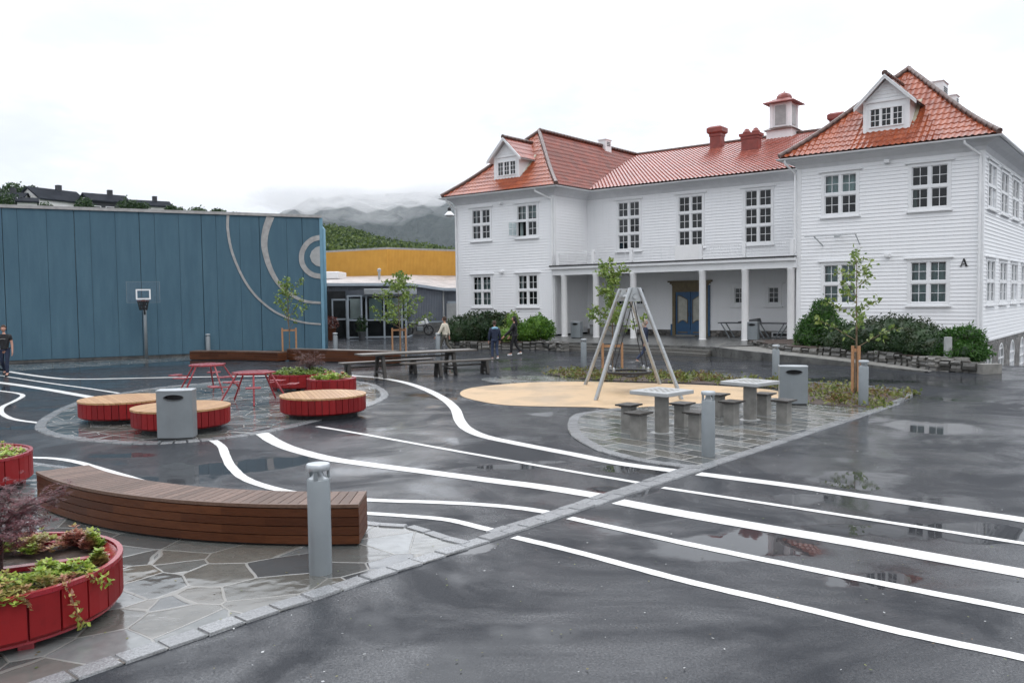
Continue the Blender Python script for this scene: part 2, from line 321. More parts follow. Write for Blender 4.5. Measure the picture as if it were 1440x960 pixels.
# ------------------------------------------------------------------ mesh helpers
class MB:
    def __init__(s, T=None): s.v = []; s.f = []; s.T = T; s.sm = False
    def add(s, vs, fs):
        b = len(s.v)
        for p in vs:
            p = Vector(p); s.v.append(s.T(p) if s.T else p)
        for f in fs: s.f.append([b+i for i in f])
        return s
    def box(s, x0, x1, y0, y1, z0, z1):
        return s.add([(x0, y0, z0), (x1, y0, z0), (x1, y1, z0), (x0, y1, z0), (x0, y0, z1), (x1, y0, z1), (x1, y1, z1), (x0, y1, z1)],
                     [(0, 3, 2, 1), (4, 5, 6, 7), (0, 1, 5, 4), (1, 2, 6, 5), (2, 3, 7, 6), (3, 0, 4, 7)])
    def bar(s, a, b, w, h, up=(0, 0, 1)):
        a = Vector(a); b = Vector(b); d = (b-a).normalized(); up = Vector(up)
        if abs(d.dot(up)) > .98: up = Vector((1, 0, 0))
        x = d.cross(up).normalized()*w/2; y = x.cross(d).normalized()*h/2
        vs = [a-x-y, a+x-y, a+x+y, a-x+y, b-x-y, b+x-y, b+x+y, b-x+y]
        return s.add(vs, [(0, 3, 2, 1), (4, 5, 6, 7), (0, 1, 5, 4), (1, 2, 6, 5), (2, 3, 7, 6), (3, 0, 4, 7)])
    def tube(s, pts, rad, n=8, cap=True):
        pts = [Vector(p) for p in pts]; k = len(pts)
        if not isinstance(rad, (list, tuple)): rad = [rad]*k
        vs = []; up = None
        for i, p in enumerate(pts):
            d = (pts[min(i+1, k-1)]-pts[max(i-1, 0)]).normalized()
            if up is None:
                up = Vector((0, 0, 1)) if abs(d.z) < .9 else Vector((1, 0, 0))
            x = d.cross(up).normalized(); y = x.cross(d).normalized(); up = y
            for j in range(n):
                a = 2*PI*j/n; vs.append(p+(x*math.cos(a)+y*math.sin(a))*rad[i])
        fs = [(i*n+j, i*n+(j+1) % n, (i+1)*n+(j+1) % n, (i+1)*n+j) for i in range(k-1) for j in range(n)]
        if cap: fs += [tuple(range(n))[::-1], tuple((k-1)*n+j for j in range(n))]
        return s.add(vs, fs)
    def lathe(s, prof, n=24, c=(0, 0, 0)):
        vs = []; k = len(prof)
        for r_, z in prof:
            for j in range(n):
                a = 2*PI*j/n; vs.append((c[0]+r_*math.cos(a), c[1]+r_*math.sin(a), c[2]+z))
        fs = [(i*n+j, i*n+(j+1) % n, (i+1)*n+(j+1) % n, (i+1)*n+j) for i in range(k-1) for j in range(n)]
        fs += [tuple(range(n))[::-1], tuple((k-1)*n+j for j in range(n))]
        return s.add(vs, fs)
    def prism(s, poly, z0, z1):
        n = len(poly); vs = [(p[0], p[1], z0) for p in poly]+[(p[0], p[1], z1) for p in poly]
        return s.add(vs, [tuple(range(n))[::-1], tuple(range(n, 2*n))]+[(i, (i+1) % n, n+(i+1) % n, n+i) for i in range(n)])
    def mesh(s, name='mesh'):
        me = bpy.data.meshes.new(name); me.from_pydata([tuple(v) for v in s.v], [], s.f); me.validate(); me.update(); return me
    def build(s, name, mat, parent=None, smooth=False, bevel=0., mw=None, auto=None):
        me = s.mesh(name); bm = bmesh.new(); bm.from_mesh(me); bmesh.ops.recalc_face_normals(bm, faces=bm.faces); bm.to_mesh(me); bm.free()
        o = bpy.data.objects.new(name, me); COL.objects.link(o)
        me.materials.append(MATS[mat] if isinstance(mat, str) else mat)
        if smooth:
            me.polygons.foreach_set('use_smooth', [True]*len(me.polygons))
            if auto is not None: me.set_sharp_from_angle(angle=R(auto))
        if bevel:
            bv = o.modifiers.new('bevel', 'BEVEL'); bv.width = bevel; bv.segments = 2; bv.limit_method = 'ANGLE'; bv.angle_limit = R(40)
        if parent: o.parent = parent
        if mw: o.location = mw
        return o
def tag(o, label=None, cat=None, group=None, kind=None):
    if label: o['label'] = label
    if cat: o['category'] = cat
    if group: o['group'] = group
    if kind: o['kind'] = kind
    return o
def thing(name, label, cat, loc=(0, 0, 0), rz=0, group=None):
    o = bpy.data.objects.new(name, None); COL.objects.link(o); o.location = loc; o.rotation_euler = (0, 0, rz); o.empty_display_size = .2
    return tag(o, label, cat, group)
def dup(root, loc, rz=0, label=None, group=None):
    def cp(o, par):
        c = o.copy(); COL.objects.link(c); c.parent = par
        for ch in o.children: cp(ch, c)
        return c
    r = cp(root, None); r.location = loc; r.rotation_euler = (0, 0, rz)
    if label: r['label'] = label
    if group: r['group'] = group
    return r
def spline(pts, n=10, closed=False):
    P = [Vector(p) for p in pts]; k = len(P); out_ = []
    rng = range(k) if closed else range(k-1)
    for i in rng:
        if closed: a, b, c, d = P[(i-1) % k], P[i], P[(i+1) % k], P[(i+2) % k]
        else: a, b, c, d = P[max(i-1, 0)], P[i], P[i+1], P[min(i+2, k-1)]
        for j in range(n):
            t = j/n; out_.append(.5*((2*b)+(c-a)*t+(2*a-5*b+4*c-d)*t*t+(3*b-3*c+d-a)*t**3))
    if not closed: out_.append(P[-1])
    return out_
def struct(name, mb, mat, smooth=False): return tag(mb.build(name, mat, smooth=smooth), kind='structure')
def evalmesh(o):
    dg = bpy.context.evaluated_depsgraph_get(); return bpy.data.meshes.new_from_object(o.evaluated_get(dg))
def cut(o, cutter_mb):
    c = cutter_mb.build('cutter', 'black_void'); md = o.modifiers.new('b', 'BOOLEAN'); md.object = c; md.operation = 'DIFFERENCE'; md.solver = 'EXACT'
    bpy.context.view_layer.update(); me = evalmesh(o); o.modifiers.remove(md); o.data = me; bpy.data.objects.remove(c)

# ================================================================== GROUND
BO = Vector((8.98, 39.476, 0)); BX = Vector((math.cos(YAW), math.sin(YAW), 0)); BY = Vector((-math.sin(YAW), math.cos(YAW), 0))
def bw(lx, ly, z=0.): return BO+BX*lx+BY*ly+Vector((0, 0, z))
def bl(p): q = p-BO; return q.dot(BX), q.dot(BY)
def sst(a, b, x): t = max(0, min(1, (x-a)/(b-a))); return t*t*(3-2*t)
def gh(x, y):
    lx, ly = bl(Vector((x, y, 0)))
    d = 0
    if ly > -5: d = .07*(ly+5) if ly < 0 else .35+.11*min(ly, 13)
    return -d*sst(9.6, 11.6, lx)
xs = [-900, -400, -200, -110]+[-70+i for i in range(141)]+[110, 200, 400, 900]
ys = [-300, -100, -40]+[-15+i for i in range(131)]+[160, 240, 400, 700]
g = MB(); g.v = [Vector((x, y, gh(x, y))) for y in ys for x in xs]; nx = len(xs)
g.f = [[j*nx+i, j*nx+i+1, (j+1)*nx+i+1, (j+1)*nx+i] for j in range(len(ys)-1) for i in range(nx-1)]
struct('ground', g, 'asphalt', True)
def sheet(name, px, z, mat, sm=6, world=False):
    pts = px if world else [at(*p) for p in px]
    if sm: pts = spline(pts, sm, True)
    q = MB().add([(p.x, p.y, z) for p in pts], [tuple(range(len(pts)))])
    bmm = q.build(name, mat); return tag(bmm, kind='structure')
def dense(px, n=6): return spline([at(*p) for p in px], n)
KERB0, KERB1 = at(109, 956), at(1266, 568)
kd = (KERB1-KERB0).normalized()
KB = KERB0-kd*9
front_edge = dense([(650, 767.5), (612, 757), (575, 744), (525, 740.5), (420, 724), (300, 706), (180, 684), (110, 664), (75, 658), (40, 653), (0, 650), (-150, 640), (-400, 640)])
pts = [KB]+[KERB1*0+at(650, 767.5)*.0+KERB0+kd*((at(655, 771)-KERB0).dot(kd))]+front_edge+[Vector((-14, 4, 0))]
sheet('flagstone_paving', pts, .008, 'flagstone', 0, True)
ring_px = [(65, 600), (75, 587), (112, 568), (160, 556), (250, 543), (350, 535), (440, 531), (507, 539), (525, 545), (535, 554), (528, 563), (500, 574), (430, 592.5), (340, 611), (230, 621.5), (150, 619), (100, 613), (75, 607)]
ring = spline([at(*p) for p in ring_px], 8, True)
sheet('round_paving', ring, .008, 'flagstone_small', 0, True)
chess_px = [(798, 597), (806, 584), (836, 578), (871, 574.5), (930, 571), (990, 567), (1045, 563.5), (1092, 560), (1135, 567), (1190, 572), (1246, 574)]
chess_low = [(980, 659.5), (950, 657), (923, 653), (871, 643.5), (833, 631), (804, 613)]
cpts = dense(chess_px[1:], 5)+[at(985, 660.5)]+dense(chess_low+[(798, 597), (806, 584)], 5)
sheet('slab_paving', cpts, .010, 'slab_stone', 0, True)
rub = [(648, 551), (654, 559), (700, 568.5), (760, 571.5), (830, 572.5), (880, 575), (990, 572), (1092, 563), (1098, 552), (1070, 546.5), (990, 541.5), (900, 538.5), (800, 536.5), (740, 538), (700, 541), (665, 545)]
sheet('rubber_surface', rub, .006, 'rubber', 6)
sheet('side_paving', [(677, 534), (690, 530.5), (730, 528.5), (775, 529.5), (850, 537), (800, 538), (740, 539), (700, 538.5)], .004, 'flagstone_small', 4)
sheet('wall_strip_paving', [(-160, 526), (0, 514), (100, 508.5), (270, 500.5), (330, 498.5), (332, 502), (200, 511), (100, 517), (0, 523), (-160, 536)], .004, 'flagstone_small', 0)
bed_px = [(768, 525), (800, 521.5), (850, 522), (900, 524), (969, 527.5), (1040, 532.5), (1095, 537), (1165, 540.5), (1227, 545), (1270, 550), (1284, 556), (1262, 566), (1236, 575), (1218, 573.5), (1165, 570), (1135, 566), (1110, 548), (1070, 544.5), (990, 540), (900, 537), (850, 535), (800, 530.5)]
sheet('planting_bed', bed_px, .014, 'soil', 4)
def kerb(name, line, w=.18, L=.30, z=.016, side=0., base=0.):
    mb = MB(); acc = 0; i = 0; P = line; ds = [0]
    for a, b in zip(P, P[1:]): ds.append(ds[-1]+(b-a).length)
    tot = ds[-1]; n = max(1, int(tot/L)); step = tot/n
    def pos(d):
        d = max(0, min(tot, d)); k = 0
        while k < len(ds)-2 and ds[k+1] < d: k += 1
        return P[k].lerp(P[k+1], (d-ds[k])/max(1e-6, ds[k+1]-ds[k]))
    for k in range(n):
        a = pos(k*step+.005); b = pos((k+1)*step-.005)
        d = (b-a).normalized(); nn = Vector((-d.y, d.x, 0)); jw = random.uniform(-.012, .012); zt = z+random.uniform(-.004, .006)
        c0 = side*w; A = a+nn*(c0-w/2-jw); B = b+nn*(c0-w/2+jw*.5); C_ = b+nn*(c0+w/2+jw); D = a+nn*(c0+w/2-jw*.3)
        e = .012; cen = (A+B+C_+D)/4
        vs = [Vector((p.x, p.y, base)) for p in (A, B, C_, D)]+[Vector((p.x, p.y, zt)) for p in [q+(cen-q).normalized()*e for q in (A, B, C_, D)]]
        mb.add(vs, [(4, 5, 6, 7), (0, 1, 5, 4), (1, 2, 6, 5), (2, 3, 7, 6), (3, 0, 4, 7)])
    return struct(name, mb, 'granite')
kerb('granite_kerb', [KB, KERB1], side=.5)
kerb('granite_kerb', [at(700, 758)+Vector((-.05, .16, 0)), at(985, 661)+Vector((-.05, .16, 0))], side=.5, w=.11, z=.016)
kerb('granite_kerb', front_edge[:60], w=.12, side=-.5)
kerb('granite_kerb', ring+[ring[0]], w=.2, L=.2, side=.5)
kerb('granite_kerb', dense(list(reversed(chess_low))+[(985, 660)], 5), w=.2, side=.5)
kerb('granite_kerb', dense([(871, 574.5), (836, 578), (806, 584), (798, 597), (804, 613)], 5), w=.2, side=.5)
kerb('granite_kerb', dense([(1262, 568), (1284, 557), (1270, 550), (1227, 545), (1165, 540.5), (1095, 537), (1040, 532.5), (969, 527.5), (900, 524)], 6), w=.13, z=.05, side=.5)
# drain gap shadow lines are real joints between the two kerb rows
def stripe(px, w, z=.004, n=8, world=None):
    P = world or spline([at(*p) for p in px], n)
    if px[-1][0] > 1500: P.append(P[-1]+(P[-1]-P[-9]).normalized()*14)
    mb = MB(); k = len(P); vs = []
    for i, p in enumerate(P):
        d = (P[min(i+1, k-1)]-P[max(i-1, 0)]).normalized(); nn = Vector((-d.y, d.x, 0))
        ww = w if not isinstance(w, (list, tuple)) else w[0]+(w[1]-w[0])*i/(k-1)
        j1, j2 = random.uniform(-.004, .004), random.uniform(-.004, .004); vs += [p+nn*(ww/2+j1)+Vector((0, 0, z)), p-nn*(ww/2+j2)+Vector((0, 0, z))]
    mb.add(vs, [(2*i, 2*i+1, 2*i+3, 2*i+2) for i in range(k-1)])
    return struct('painted_line', mb, 'paint_white')
stripe([(-60, 508), (0, 519.5), (12.5, 522.5), (72, 531), (120, 533), (245, 530.5), (385, 528.5), (470, 527), (500, 528.5), (535, 531.5), (570, 538), (602, 549), (626, 562), (640, 575), (646, 590), (656, 602), (680, 613), (725, 623), (800, 637.5), (875, 652), (962, 663.5)], .22)
stripe([(982, 666), (1100, 681), (1200, 695.5), (1320, 713), (1440, 731), (1600, 755), (1900, 800)], .22)
stripe([(446, 599.5), (500, 608.5), (650, 635.5), (800, 662), (916, 681.5)], .1)
stripe([(932, 685.5), (1060, 705), (1200, 726.5), (1440, 764), (1700, 805)], .1)
stripe([(368, 609), (385, 620), (410, 631), (455, 643), (500, 650.5), (612, 665), (687, 675), (762, 684.5), (860, 700)], .25)
stripe([(869, 705), (960, 722), (1100, 746), (1200, 763), (1440, 806), (1750, 862)], .26)
stripe([(300, 619), (312, 628), (317, 640), (324, 654), (340, 670), (365, 681), (400, 690), (450, 697.5), (522, 703), (612, 706), (687, 710), (744, 716), (787, 723.5)], .14)
stripe([(801, 728), (960, 763), (1100, 792), (1270, 826), (1440, 859), (1700, 912)], .125)
stripe([(-100, 641), (0, 642), (35, 643), (75, 644.5), (110, 650), (155, 663), (230, 684), (330, 703), (430, 716), (522, 722), (575, 725.6), (631, 731), (680, 742.5), (711, 750)], .12)
stripe([(723, 755), (811, 776), (960, 815.5), (1100, 848), (1270, 889), (1440, 925), (1700, 985)], .115)
stripe([(-60, 523), (0, 528), (13, 530), (72, 539), (120, 545.5), (172, 553.5)], .11)
stripe([(-60, 533), (0, 538), (60, 546.5), (120, 557), (135, 560)], .25)
stripe([(-40, 545), (0, 549.5), (25, 553), (32, 556.5), (22, 563), (5, 571), (1, 578), (8, 585), (25, 590.5), (64, 595.5)], .12)

# ================================================================== FAR TERRAIN
def terrain(name, x0, x1, n, prof, y0, y1, rows, mat, base=-4, rough=1.):
    """ridge strip: prof(x_px)->(top_px), built between distances y0 (foot) and y1 (crest)"""
    mb = MB(); vs = []
    for j in range(rows+1):
        t = j/rows
        for i in range(n+1):
            x = x0+(x1-x0)*i/n; top = far(x, prof(x), y1); dd = y0+(y1-y0)*t; d0 = far(x, 430, dd)
            h = base+(top.z-base)*(t**.8)+rough*(random.random()-.5)*min(1, 3*t)
            vs.append((d0.x, d0.y, h))
    for i in range(n+1):
        x = x0+(x1-x0)*i/n; p = far(x, 430, y1*1.3); vs.append((p.x, p.y, base))
    mb.add(vs, [(j*(n+1)+i, j*(n+1)+i+1, (j+1)*(n+1)+i+1, (j+1)*(n+1)+i) for j in range(rows+1) for i in range(n)])
    return tag(mb.build(name, mat, smooth=True), kind='structure')
def interp(tab):
    def f(x):
        if x <= tab[0][0]: return tab[0][1]
        for (a, b), (c, d) in zip(tab, tab[1:]):
            if x <= c: return b+(d-b)*(x-a)/(c-a)
        return tab[-1][1]
    return f
hill_top = interp([(-300, 278), (0, 288), (100, 290), (230, 295), (330, 301), (400, 318), (440, 400)])
terrain('hillside', -500, 440, 60, hill_top, 70, 170, 8, 'hill_green', rough=.6)
green_top = interp([(400, 316), (450, 324), (500, 330), (545, 345), (600, 352), (660, 362), (750, 375)])
terrain('wooded_hill', 380, 760, 50, green_top, 120, 420, 10, 'hill_green', rough=3)
mt = interp([(-300, 315), (0, 310), (300, 306), (400, 300), (440, 280), (520, 273), (600, 271), (660, 275), (800, 296), (1000, 340)])
terrain('mountain', -500, 1100, 300, mt, 1100, 2200, 40, 'forest', base=-10, rough=9)

# ================================================================== foliage
def leaves(mb, pts, size, tilt=1., asp=1.6, fold=True):
    for p in pts:
        a = random.uniform(0, 2*PI); b = random.uniform(-1.1, 1.1)*tilt; s_ = size*random.uniform(.6, 1.3)
        d = Vector((math.cos(a)*math.cos(b), math.sin(a)*math.cos(b), math.sin(b))); q = Vector((random.gauss(0, 1), random.gauss(0, 1), random.gauss(0, 1)))
        w = d.cross(q).normalized(); p = Vector(p); m_ = p+d*s_*asp*.5
        k = d.cross(w)*s_*.18
        mb.add([p, m_-w*s_*.5+k, p+d*s_*asp, m_+w*s_*.5+k], [(0, 1, 2), (0, 2, 3)])
def blob_pts(blobs, n, shell=.6):
    tot = sum(b[3]*b[4]*b[5] for b in blobs)
    out_ = []
    for (cx, cy, cz, rx, ry, rz) in blobs:
        for _ in range(int(n*rx*ry*rz/tot)):
            v = Vector((random.gauss(0, 1), random.gauss(0, 1), random.gauss(0, 1))).normalized()
            r_ = 1-(1-shell)*random.random()**1.5*1.; r_ *= 1+.16*math.sin(v.x*5+cx*3)*math.sin(v.y*6+cz)+random.gauss(0, .05)
            out_.append(Vector((cx+v.x*rx*r_, cy+v.y*ry*r_, max(cz+v.z*rz*r_, .02))))
    return out_
def shrub(name, label, cat, blobs, n, size, mat, core, group=None, asp=1.6, tilt=1., zmin=.3):
    """blobs in world coordinates; dense twiggy core under the leaf layer"""
    c0 = Vector(blobs[0][:2]+(0,)) if False else Vector((blobs[0][0], blobs[0][1], 0))
    rt = thing(name, label, cat, c0, 0, group)
    bl_ = [(b[0]-c0.x, b[1]-c0.y)+tuple(b[2:]) for b in blobs]
    mb = MB(); leaves(mb, [Vector((p.x, p.y, max(p.z, zmin+random.uniform(-.06, .08)))) for p in blob_pts(bl_, n)], size, tilt, asp); mb.build('foliage', mat, rt)
    cb = MB()
    for b in bl_:
        bmt = bmesh.new(); bmesh.ops.create_icosphere(bmt, subdivisions=3, radius=1)
        vs = []
        for v in bmt.verts:
            k = .84+.07*math.sin(v.co.x*7+b[0])*math.sin(v.co.z*8+b[1])+random.uniform(-.05, .05)
            vs.append((b[0]+v.co.x*b[3]*k, b[1]+v.co.y*b[4]*k, max(zmin, b[2]+v.co.z*b[5]*k)))
        cb.add(vs, [[q.index for q in f.verts] for f in bmt.faces]); bmt.free()
    cb.build('inner_twigs', core, rt)
    return rt

# ================================================================== SCHOOL BUILDING (local frame: x along the front, y into the building)
SB = thing('school_building', 'large white clapboard school building with red tiled roofs and columned porch', 'building', BO, YAW)
ZE, ZR, OV = 8.28, 12.12, .6        # eave, ridge, overhang
LX0, LX1, RX0, RX1, MY = -15.53, -8.55, 4.48, 11.6, 3.2
WT, WB = 8.05, .45
class Frame:
    def __init__(s, o, d): s.o = Vector(o); s.d = Vector(d); s.n = Vector((s.d.y, -s.d.x, 0))
    def __call__(s, p): return s.o+s.d*p.x+s.n*p.y+Vector((0, 0, p.z))   # x along wall, y outwards, z up
def siding(fr, L, z0, z1, holes=(), pitch=.15):
    mb = MB(fr); z = z0
    while z < z1-.01:
        zt = min(z+pitch, z1); cuts = sorted([(h[0], h[1]) for h in holes if h[2] < (z+zt)/2 < h[3]]); u = 0; segs = []
        for a, b in cuts: segs.append((u, a)); u = b
        segs.append((u, L))
        for a, b in segs:
            if b-a < .01: continue
            mb.add([(a, .032, z), (b, .032, z), (b, .006, zt), (a, .008, zt), (a, 0, z), (b, 0, z)], [(0, 1, 2, 3), (4, 5, 1, 0)])
        z = zt
    return mb
def window(fr, parent, uc, z0, z1, w=1.3, cols=2, rows=2, mx=2, my=2, openleft=False, curtain=None, lint=True, cas=.13, name='window'):
    u0, u1 = uc-w/2, uc+w/2; f = MB(fr); c = cas; mull = .11; mun = .022
    f.box(u0-c, u0, -.06, .045, z0-c, z1+c); f.box(u1, u1+c, -.06, .045, z0-c, z1+c)
    f.box(u0, u1, -.06, .045, z1, z1+c); f.box(u0, u1, -.06, .045, z0-c, z0)
    cw = (w-mull*(cols-1))/cols; rh = (z1-z0-mull*(rows-1))/rows; g_ = MB(fr)
    for i in range(1, cols): x = u0+cw*i+mull*(i-1); f.box(x, x+mull, -.055, .03, z0, z1)
    for j in range(1, rows): z = z0+rh*j+mull*(j-1); f.box(u0, u1, -.05, .036, z, z+mull)
    for i in range(cols):
        for j in range(rows):
            a = u0+(cw+mull)*i; b = z0+(rh+mull)*j; s_ = .035
            opened = openleft and i == 0 and j == 0
            ff = f; gg = g_
            if opened:
                ang = R(105); ca, sa = math.cos(ang), math.sin(ang)
                def TT(p, a=a, fr=fr):   # hinged on the left jamb and swung outwards
                    return fr(Vector((a+(p.x-a)*ca, .03+(p.y+.03)*ca*0+(p.x-a)*sa, p.z)))
                ff = MB(TT); gg = MB(TT)
                ff.T = lambda p, a=a: fr(Vector((a-.02+(p.x-a)*math.cos(ang)-(p.y+.03)*math.sin(ang), .05+(p.x-a)*math.sin(ang)+(p.y+.03)*math.cos(ang), p.z)))
                gg.T = ff.T
            ff.box(a, a+s_, -.05, -.01, b, b+rh); ff.box(a+cw-s_, a+cw, -.05, -.01, b, b+rh); ff.box(a+s_, a+cw-s_, -.05, -.01, b, b+s_); ff.box(a+s_, a+cw-s_, -.05, -.01, b+rh-s_, b+rh)
            for k in range(1, mx): x = a+s_+(cw-2*s_)*k/mx; ff.box(x-mun/2, x+mun/2, -.045, -.012, b+s_, b+rh-s_)
            for k in range(1, my): z = b+s_+(rh-2*s_)*k/my; ff.box(a+s_, a+cw-s_, -.044, -.013, z-mun/2, z+mun/2)
            gg.add([(a+s_, -.03, b+s_), (a+cw-s_, -.03, b+s_), (a+cw-s_, -.03, b+rh-s_), (a+s_, -.03, b+rh-s_)], [(0, 1, 2, 3)])
            if opened: wo = ff.build('casement', 'trim_white', None); opn = (wo, gg)
    w_ = f.build(name, 'trim_white', parent); w_['label'] = None if True else ''
    del w_['label']
    if openleft:
        opn[0].parent = w_; g_.v += opn[1].v; g_.f += [[i+len(g_.v)-len(opn[1].v) for i in q] for q in opn[1].f]
    g_.build('pane', 'glass', w_)
    if lint:
        MB(fr).box(u0-c-.12, u1+c+.12, 0, .12, z1+c+.002, z1+c+.055).build('lintel', 'trim_white', w_)
        MB(fr).box(u0-c-.06, u1+c+.06, 0, .13, z0-c-.05, z0-c-.002).build('sill', 'trim_white', w_)
    if curtain:
        cm = MB(fr)
        for (a, b, za, zb) in curtain:
            k = 14; vs = []
            for i in range(k+1):
                x = u0+w*(a+(b-a)*i/k); y = -.22+.03*math.sin(i*2.3); vs += [(x, y, z0+(z1-z0)*za), (x, y, z0+(z1-z0)*zb)]
            cm.add(vs, [(2*i, 2*i+2, 2*i+3, 2*i+1) for i in range(k)])
        cm.build('curtain', 'curtain', w_)
    return w_
def hole(uc, z0, z1, w, c=.08): return (uc-w/2-c, uc+w/2+c, z0-c, z1+c)
UP, LO, TALL = (5.79, 7.42), (2.03, 3.64), (4.98, 7.5)
# --- front walls of the wings, middle wall, sides
def wing_front(x0, x1, cs, curt, op=None):
    fr = Frame((x0, 0, 0), (1, 0, 0)); L = x1-x0
    hs = [hole(c-x0, *z, 1.3) for c in cs for z in (UP, LO)]
    siding(fr, L, WB, WT, hs).build('front_wall', 'siding_white', SB)
    for i, c in enumerate(cs):
        window(fr, SB, c-x0, *UP, openleft=(op == i), curtain=curt[2*i]); window(fr, SB, c-x0, *LO, curtain=curt[2*i+1])
    return fr
FULL = [(0, 1, 0, 1)]; SIDES = [(0, .16, 0, 1), (.84, 1, 0, 1)]; HALF = [(0, 1, 0, .55)]; TOPH = [(0, 1, .5, 1)]
wing_front(LX0, LX1, (-13.6, -10.32), [SIDES, [(0, 1, 0, .9)], SIDES+[(0, 1, .6, 1)], SIDES], op=1)
wing_front(RX0, RX1, (6.28, 9.72), [[(0, 1, .5, 1)], [(0, 1, 0, 1)], [(0, .12, 0, .5)], [(0, 1, 0, .95)]])
frm = Frame((LX1, MY, 0), (1, 0, 0)); Lm = RX0-LX1; mc = (-5.85, -2.2, 1.4)
DX0, DX1, DZ1 = -3.2, -1.2, 2.95
hs = [hole(c-LX1, *TALL, 1.3) for c in mc]+[hole(c-LX1, 2.02, 2.78, .5) for c in (2.18, .45)]+[hole(-5.75-LX1, 2.0, 2.8, 1.6), (DX0-LX1, DX1-LX1, .3, DZ1)]
siding(frm, Lm, .66, WT, hs).build('middle_wall', 'siding_white', SB)
for c in mc: window(frm, SB, c-LX1, *TALL, rows=3)
for c in (2.18, .45): window(frm, SB, c-LX1, 2.02, 2.78, w=.5, cols=1, rows=1, mx=2, my=3, cas=.16)
window(frm, SB, -5.75-LX1, 2.0, 2.8, w=1.6, cols=3, rows=1, mx=2, my=2)
MB(frm).box(0, Lm, -.05, .03, .3, .658).build('stone_plinth', 'rubble', SB)
sl = Frame((LX1, 0, 0), (0, 1, 0)); siding(sl, MY, WB, WT).build('side_wall', 'siding_white', SB)
sr = Frame((RX0, MY, 0), (0, -1, 0)); siding(sr, MY, WB, WT).build('side_wall', 'siding_white', SB)
# --- right flank with its row of windows over the rubble basement
DEEP = 30.
fs = Frame((RX1, 0, 0), (0, 1, 0)); cs = [1.75+3.05*i for i in range(9)]
siding(fs, DEEP, .5, WT, [hole(c, *z, 1.75) for c in cs for z in (UP, LO)]).build('flank_wall', 'siding_white', SB)
for i, c in enumerate(cs):
    window(fs, SB, c, *UP, w=1.75, curtain=None); window(fs, SB, c, *LO, w=1.75, curtain=[(0, 1, 0, .97)])
bb = MB(fs)
def arch_top(c, u, w, z0, zs): return zs+math.sqrt(max(0, (w/2)**2-(u-c)**2))
# rubble basement wall with arched openings
bz = [(c, (-.55-.11*max(0, c-1.9)) if c > 1.9 else -.55) for c in cs]
N = 600; zt_ = .47; prev = None
for k in range(N):
    u = DEEP*k/N; u2 = DEEP*(k+1)/N; um = (u+u2)/2
    hit = [(c, z) for c, z in bz if abs(um-c) < .76]
    if hit:
        c, z = hit[0]; at_ = arch_top(c, um, 1.52, z, -.52)
        bb.add([(u, 0, -2.5), (u2, 0, -2.5), (u2, 0, z), (u, 0, z)], [(0, 1, 2, 3)]); bb.add([(u, 0, at_), (u2, 0, at_), (u2, 0, zt_), (u, 0, zt_)], [(0, 1, 2, 3)])
        bb.add([(u, 0, at_), (u2, 0, at_), (u2, -.2, at_), (u, -.2, at_)], [(0, 1, 2, 3)])
    else: bb.add([(u, 0, -2.5), (u2, 0, -2.5), (u2, 0, zt_), (u, 0, zt_)], [(0, 1, 2, 3)])
bb.build('basement_wall', 'rubble', SB)
for c, z in bz:
    f = MB(fs); top = [(c+.75*math.cos(a), -.52+.75*math.sin(a)) for a in [PI*i/10 for i in range(11)]]
    for (a0, b0), (a1, b1) in zip(top, top[1:]): f.bar((a0, -.04, b0), (a1, -.04, b1), .13, .07, (0, 1, 0))
    for x in (c-.71, c, c+.71): f.box(x-.05, x+.05, -.08, -.015, z, -.52+(.7 if x == c else 0))
    zz = z
    while zz < -.0: f.box(c-.68, c+.68, -.075, -.02, zz, zz+.06); zz += .42
    w_ = f.build('basement_window', 'trim_white', SB)
    MB(fs).add([(c-.6, -.2, z)]+[(a, -.2, b) for a, b in reversed(top)][::-1]+[(c-.6, -.2, z)], [tuple(range(12))]) if False else None
    gp = MB(fs); ptsg = [(c+.74, -.06, z)]+[(a, -.06, b) for a, b in top]+[(c-.74, -.06, z)]; gp.add(ptsg, [tuple(range(len(ptsg)))]); gp.build('pane', 'glass', w_)
MB(fs).box(-.02, DEEP, .0, .05, .455, .53).build('drip_board', 'trim_white', SB)
# --- back and far sides, closing the volume; dark rooms behind the glass
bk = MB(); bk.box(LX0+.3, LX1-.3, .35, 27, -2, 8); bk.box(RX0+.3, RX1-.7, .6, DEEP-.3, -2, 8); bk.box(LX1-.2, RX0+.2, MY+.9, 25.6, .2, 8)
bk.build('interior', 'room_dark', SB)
siding(Frame((LX0, 28, 0), (0, -1, 0)), 28, WB, WT).build('flank_wall', 'siding_white', SB)
siding(Frame((RX1, DEEP, 0), (-1, 0, 0)), RX1-RX0, WB, WT).build('back_wall', 'siding_white', SB)
siding(Frame((RX0, 26, 0), (-1, 0, 0)), Lm, WB, WT).build('back_wall', 'siding_white', SB)
siding(Frame((LX1, 28, 0), (-1, 0, 0)), LX1-LX0, WB, WT).build('back_wall', 'siding_white', SB)
MB().box(LX0+.02, LX1-.02, .03, .3, -.2, .47).build('stone_plinth', 'rubble', SB); MB().box(RX0+.02, RX1-.03, .03, .3, -2.5, .47).build('stone_plinth', 'rubble', SB)
# corner boards
for x, y0_, s_ in ((LX0, 0, 1), (LX1, 0, -1), (RX0, 0, 1), (RX1, 0, -1)):
    cbm = MB(); cbm.box(min(x, x+s_*.16), max(x, x+s_*.16), -.035, .0, WB, WT); cbm.box(x-.035 if s_ == 1 else x, x if s_ == 1 else x+.035, -.035, .16, WB, WT); cbm.build('corner_board', 'trim_white', SB)
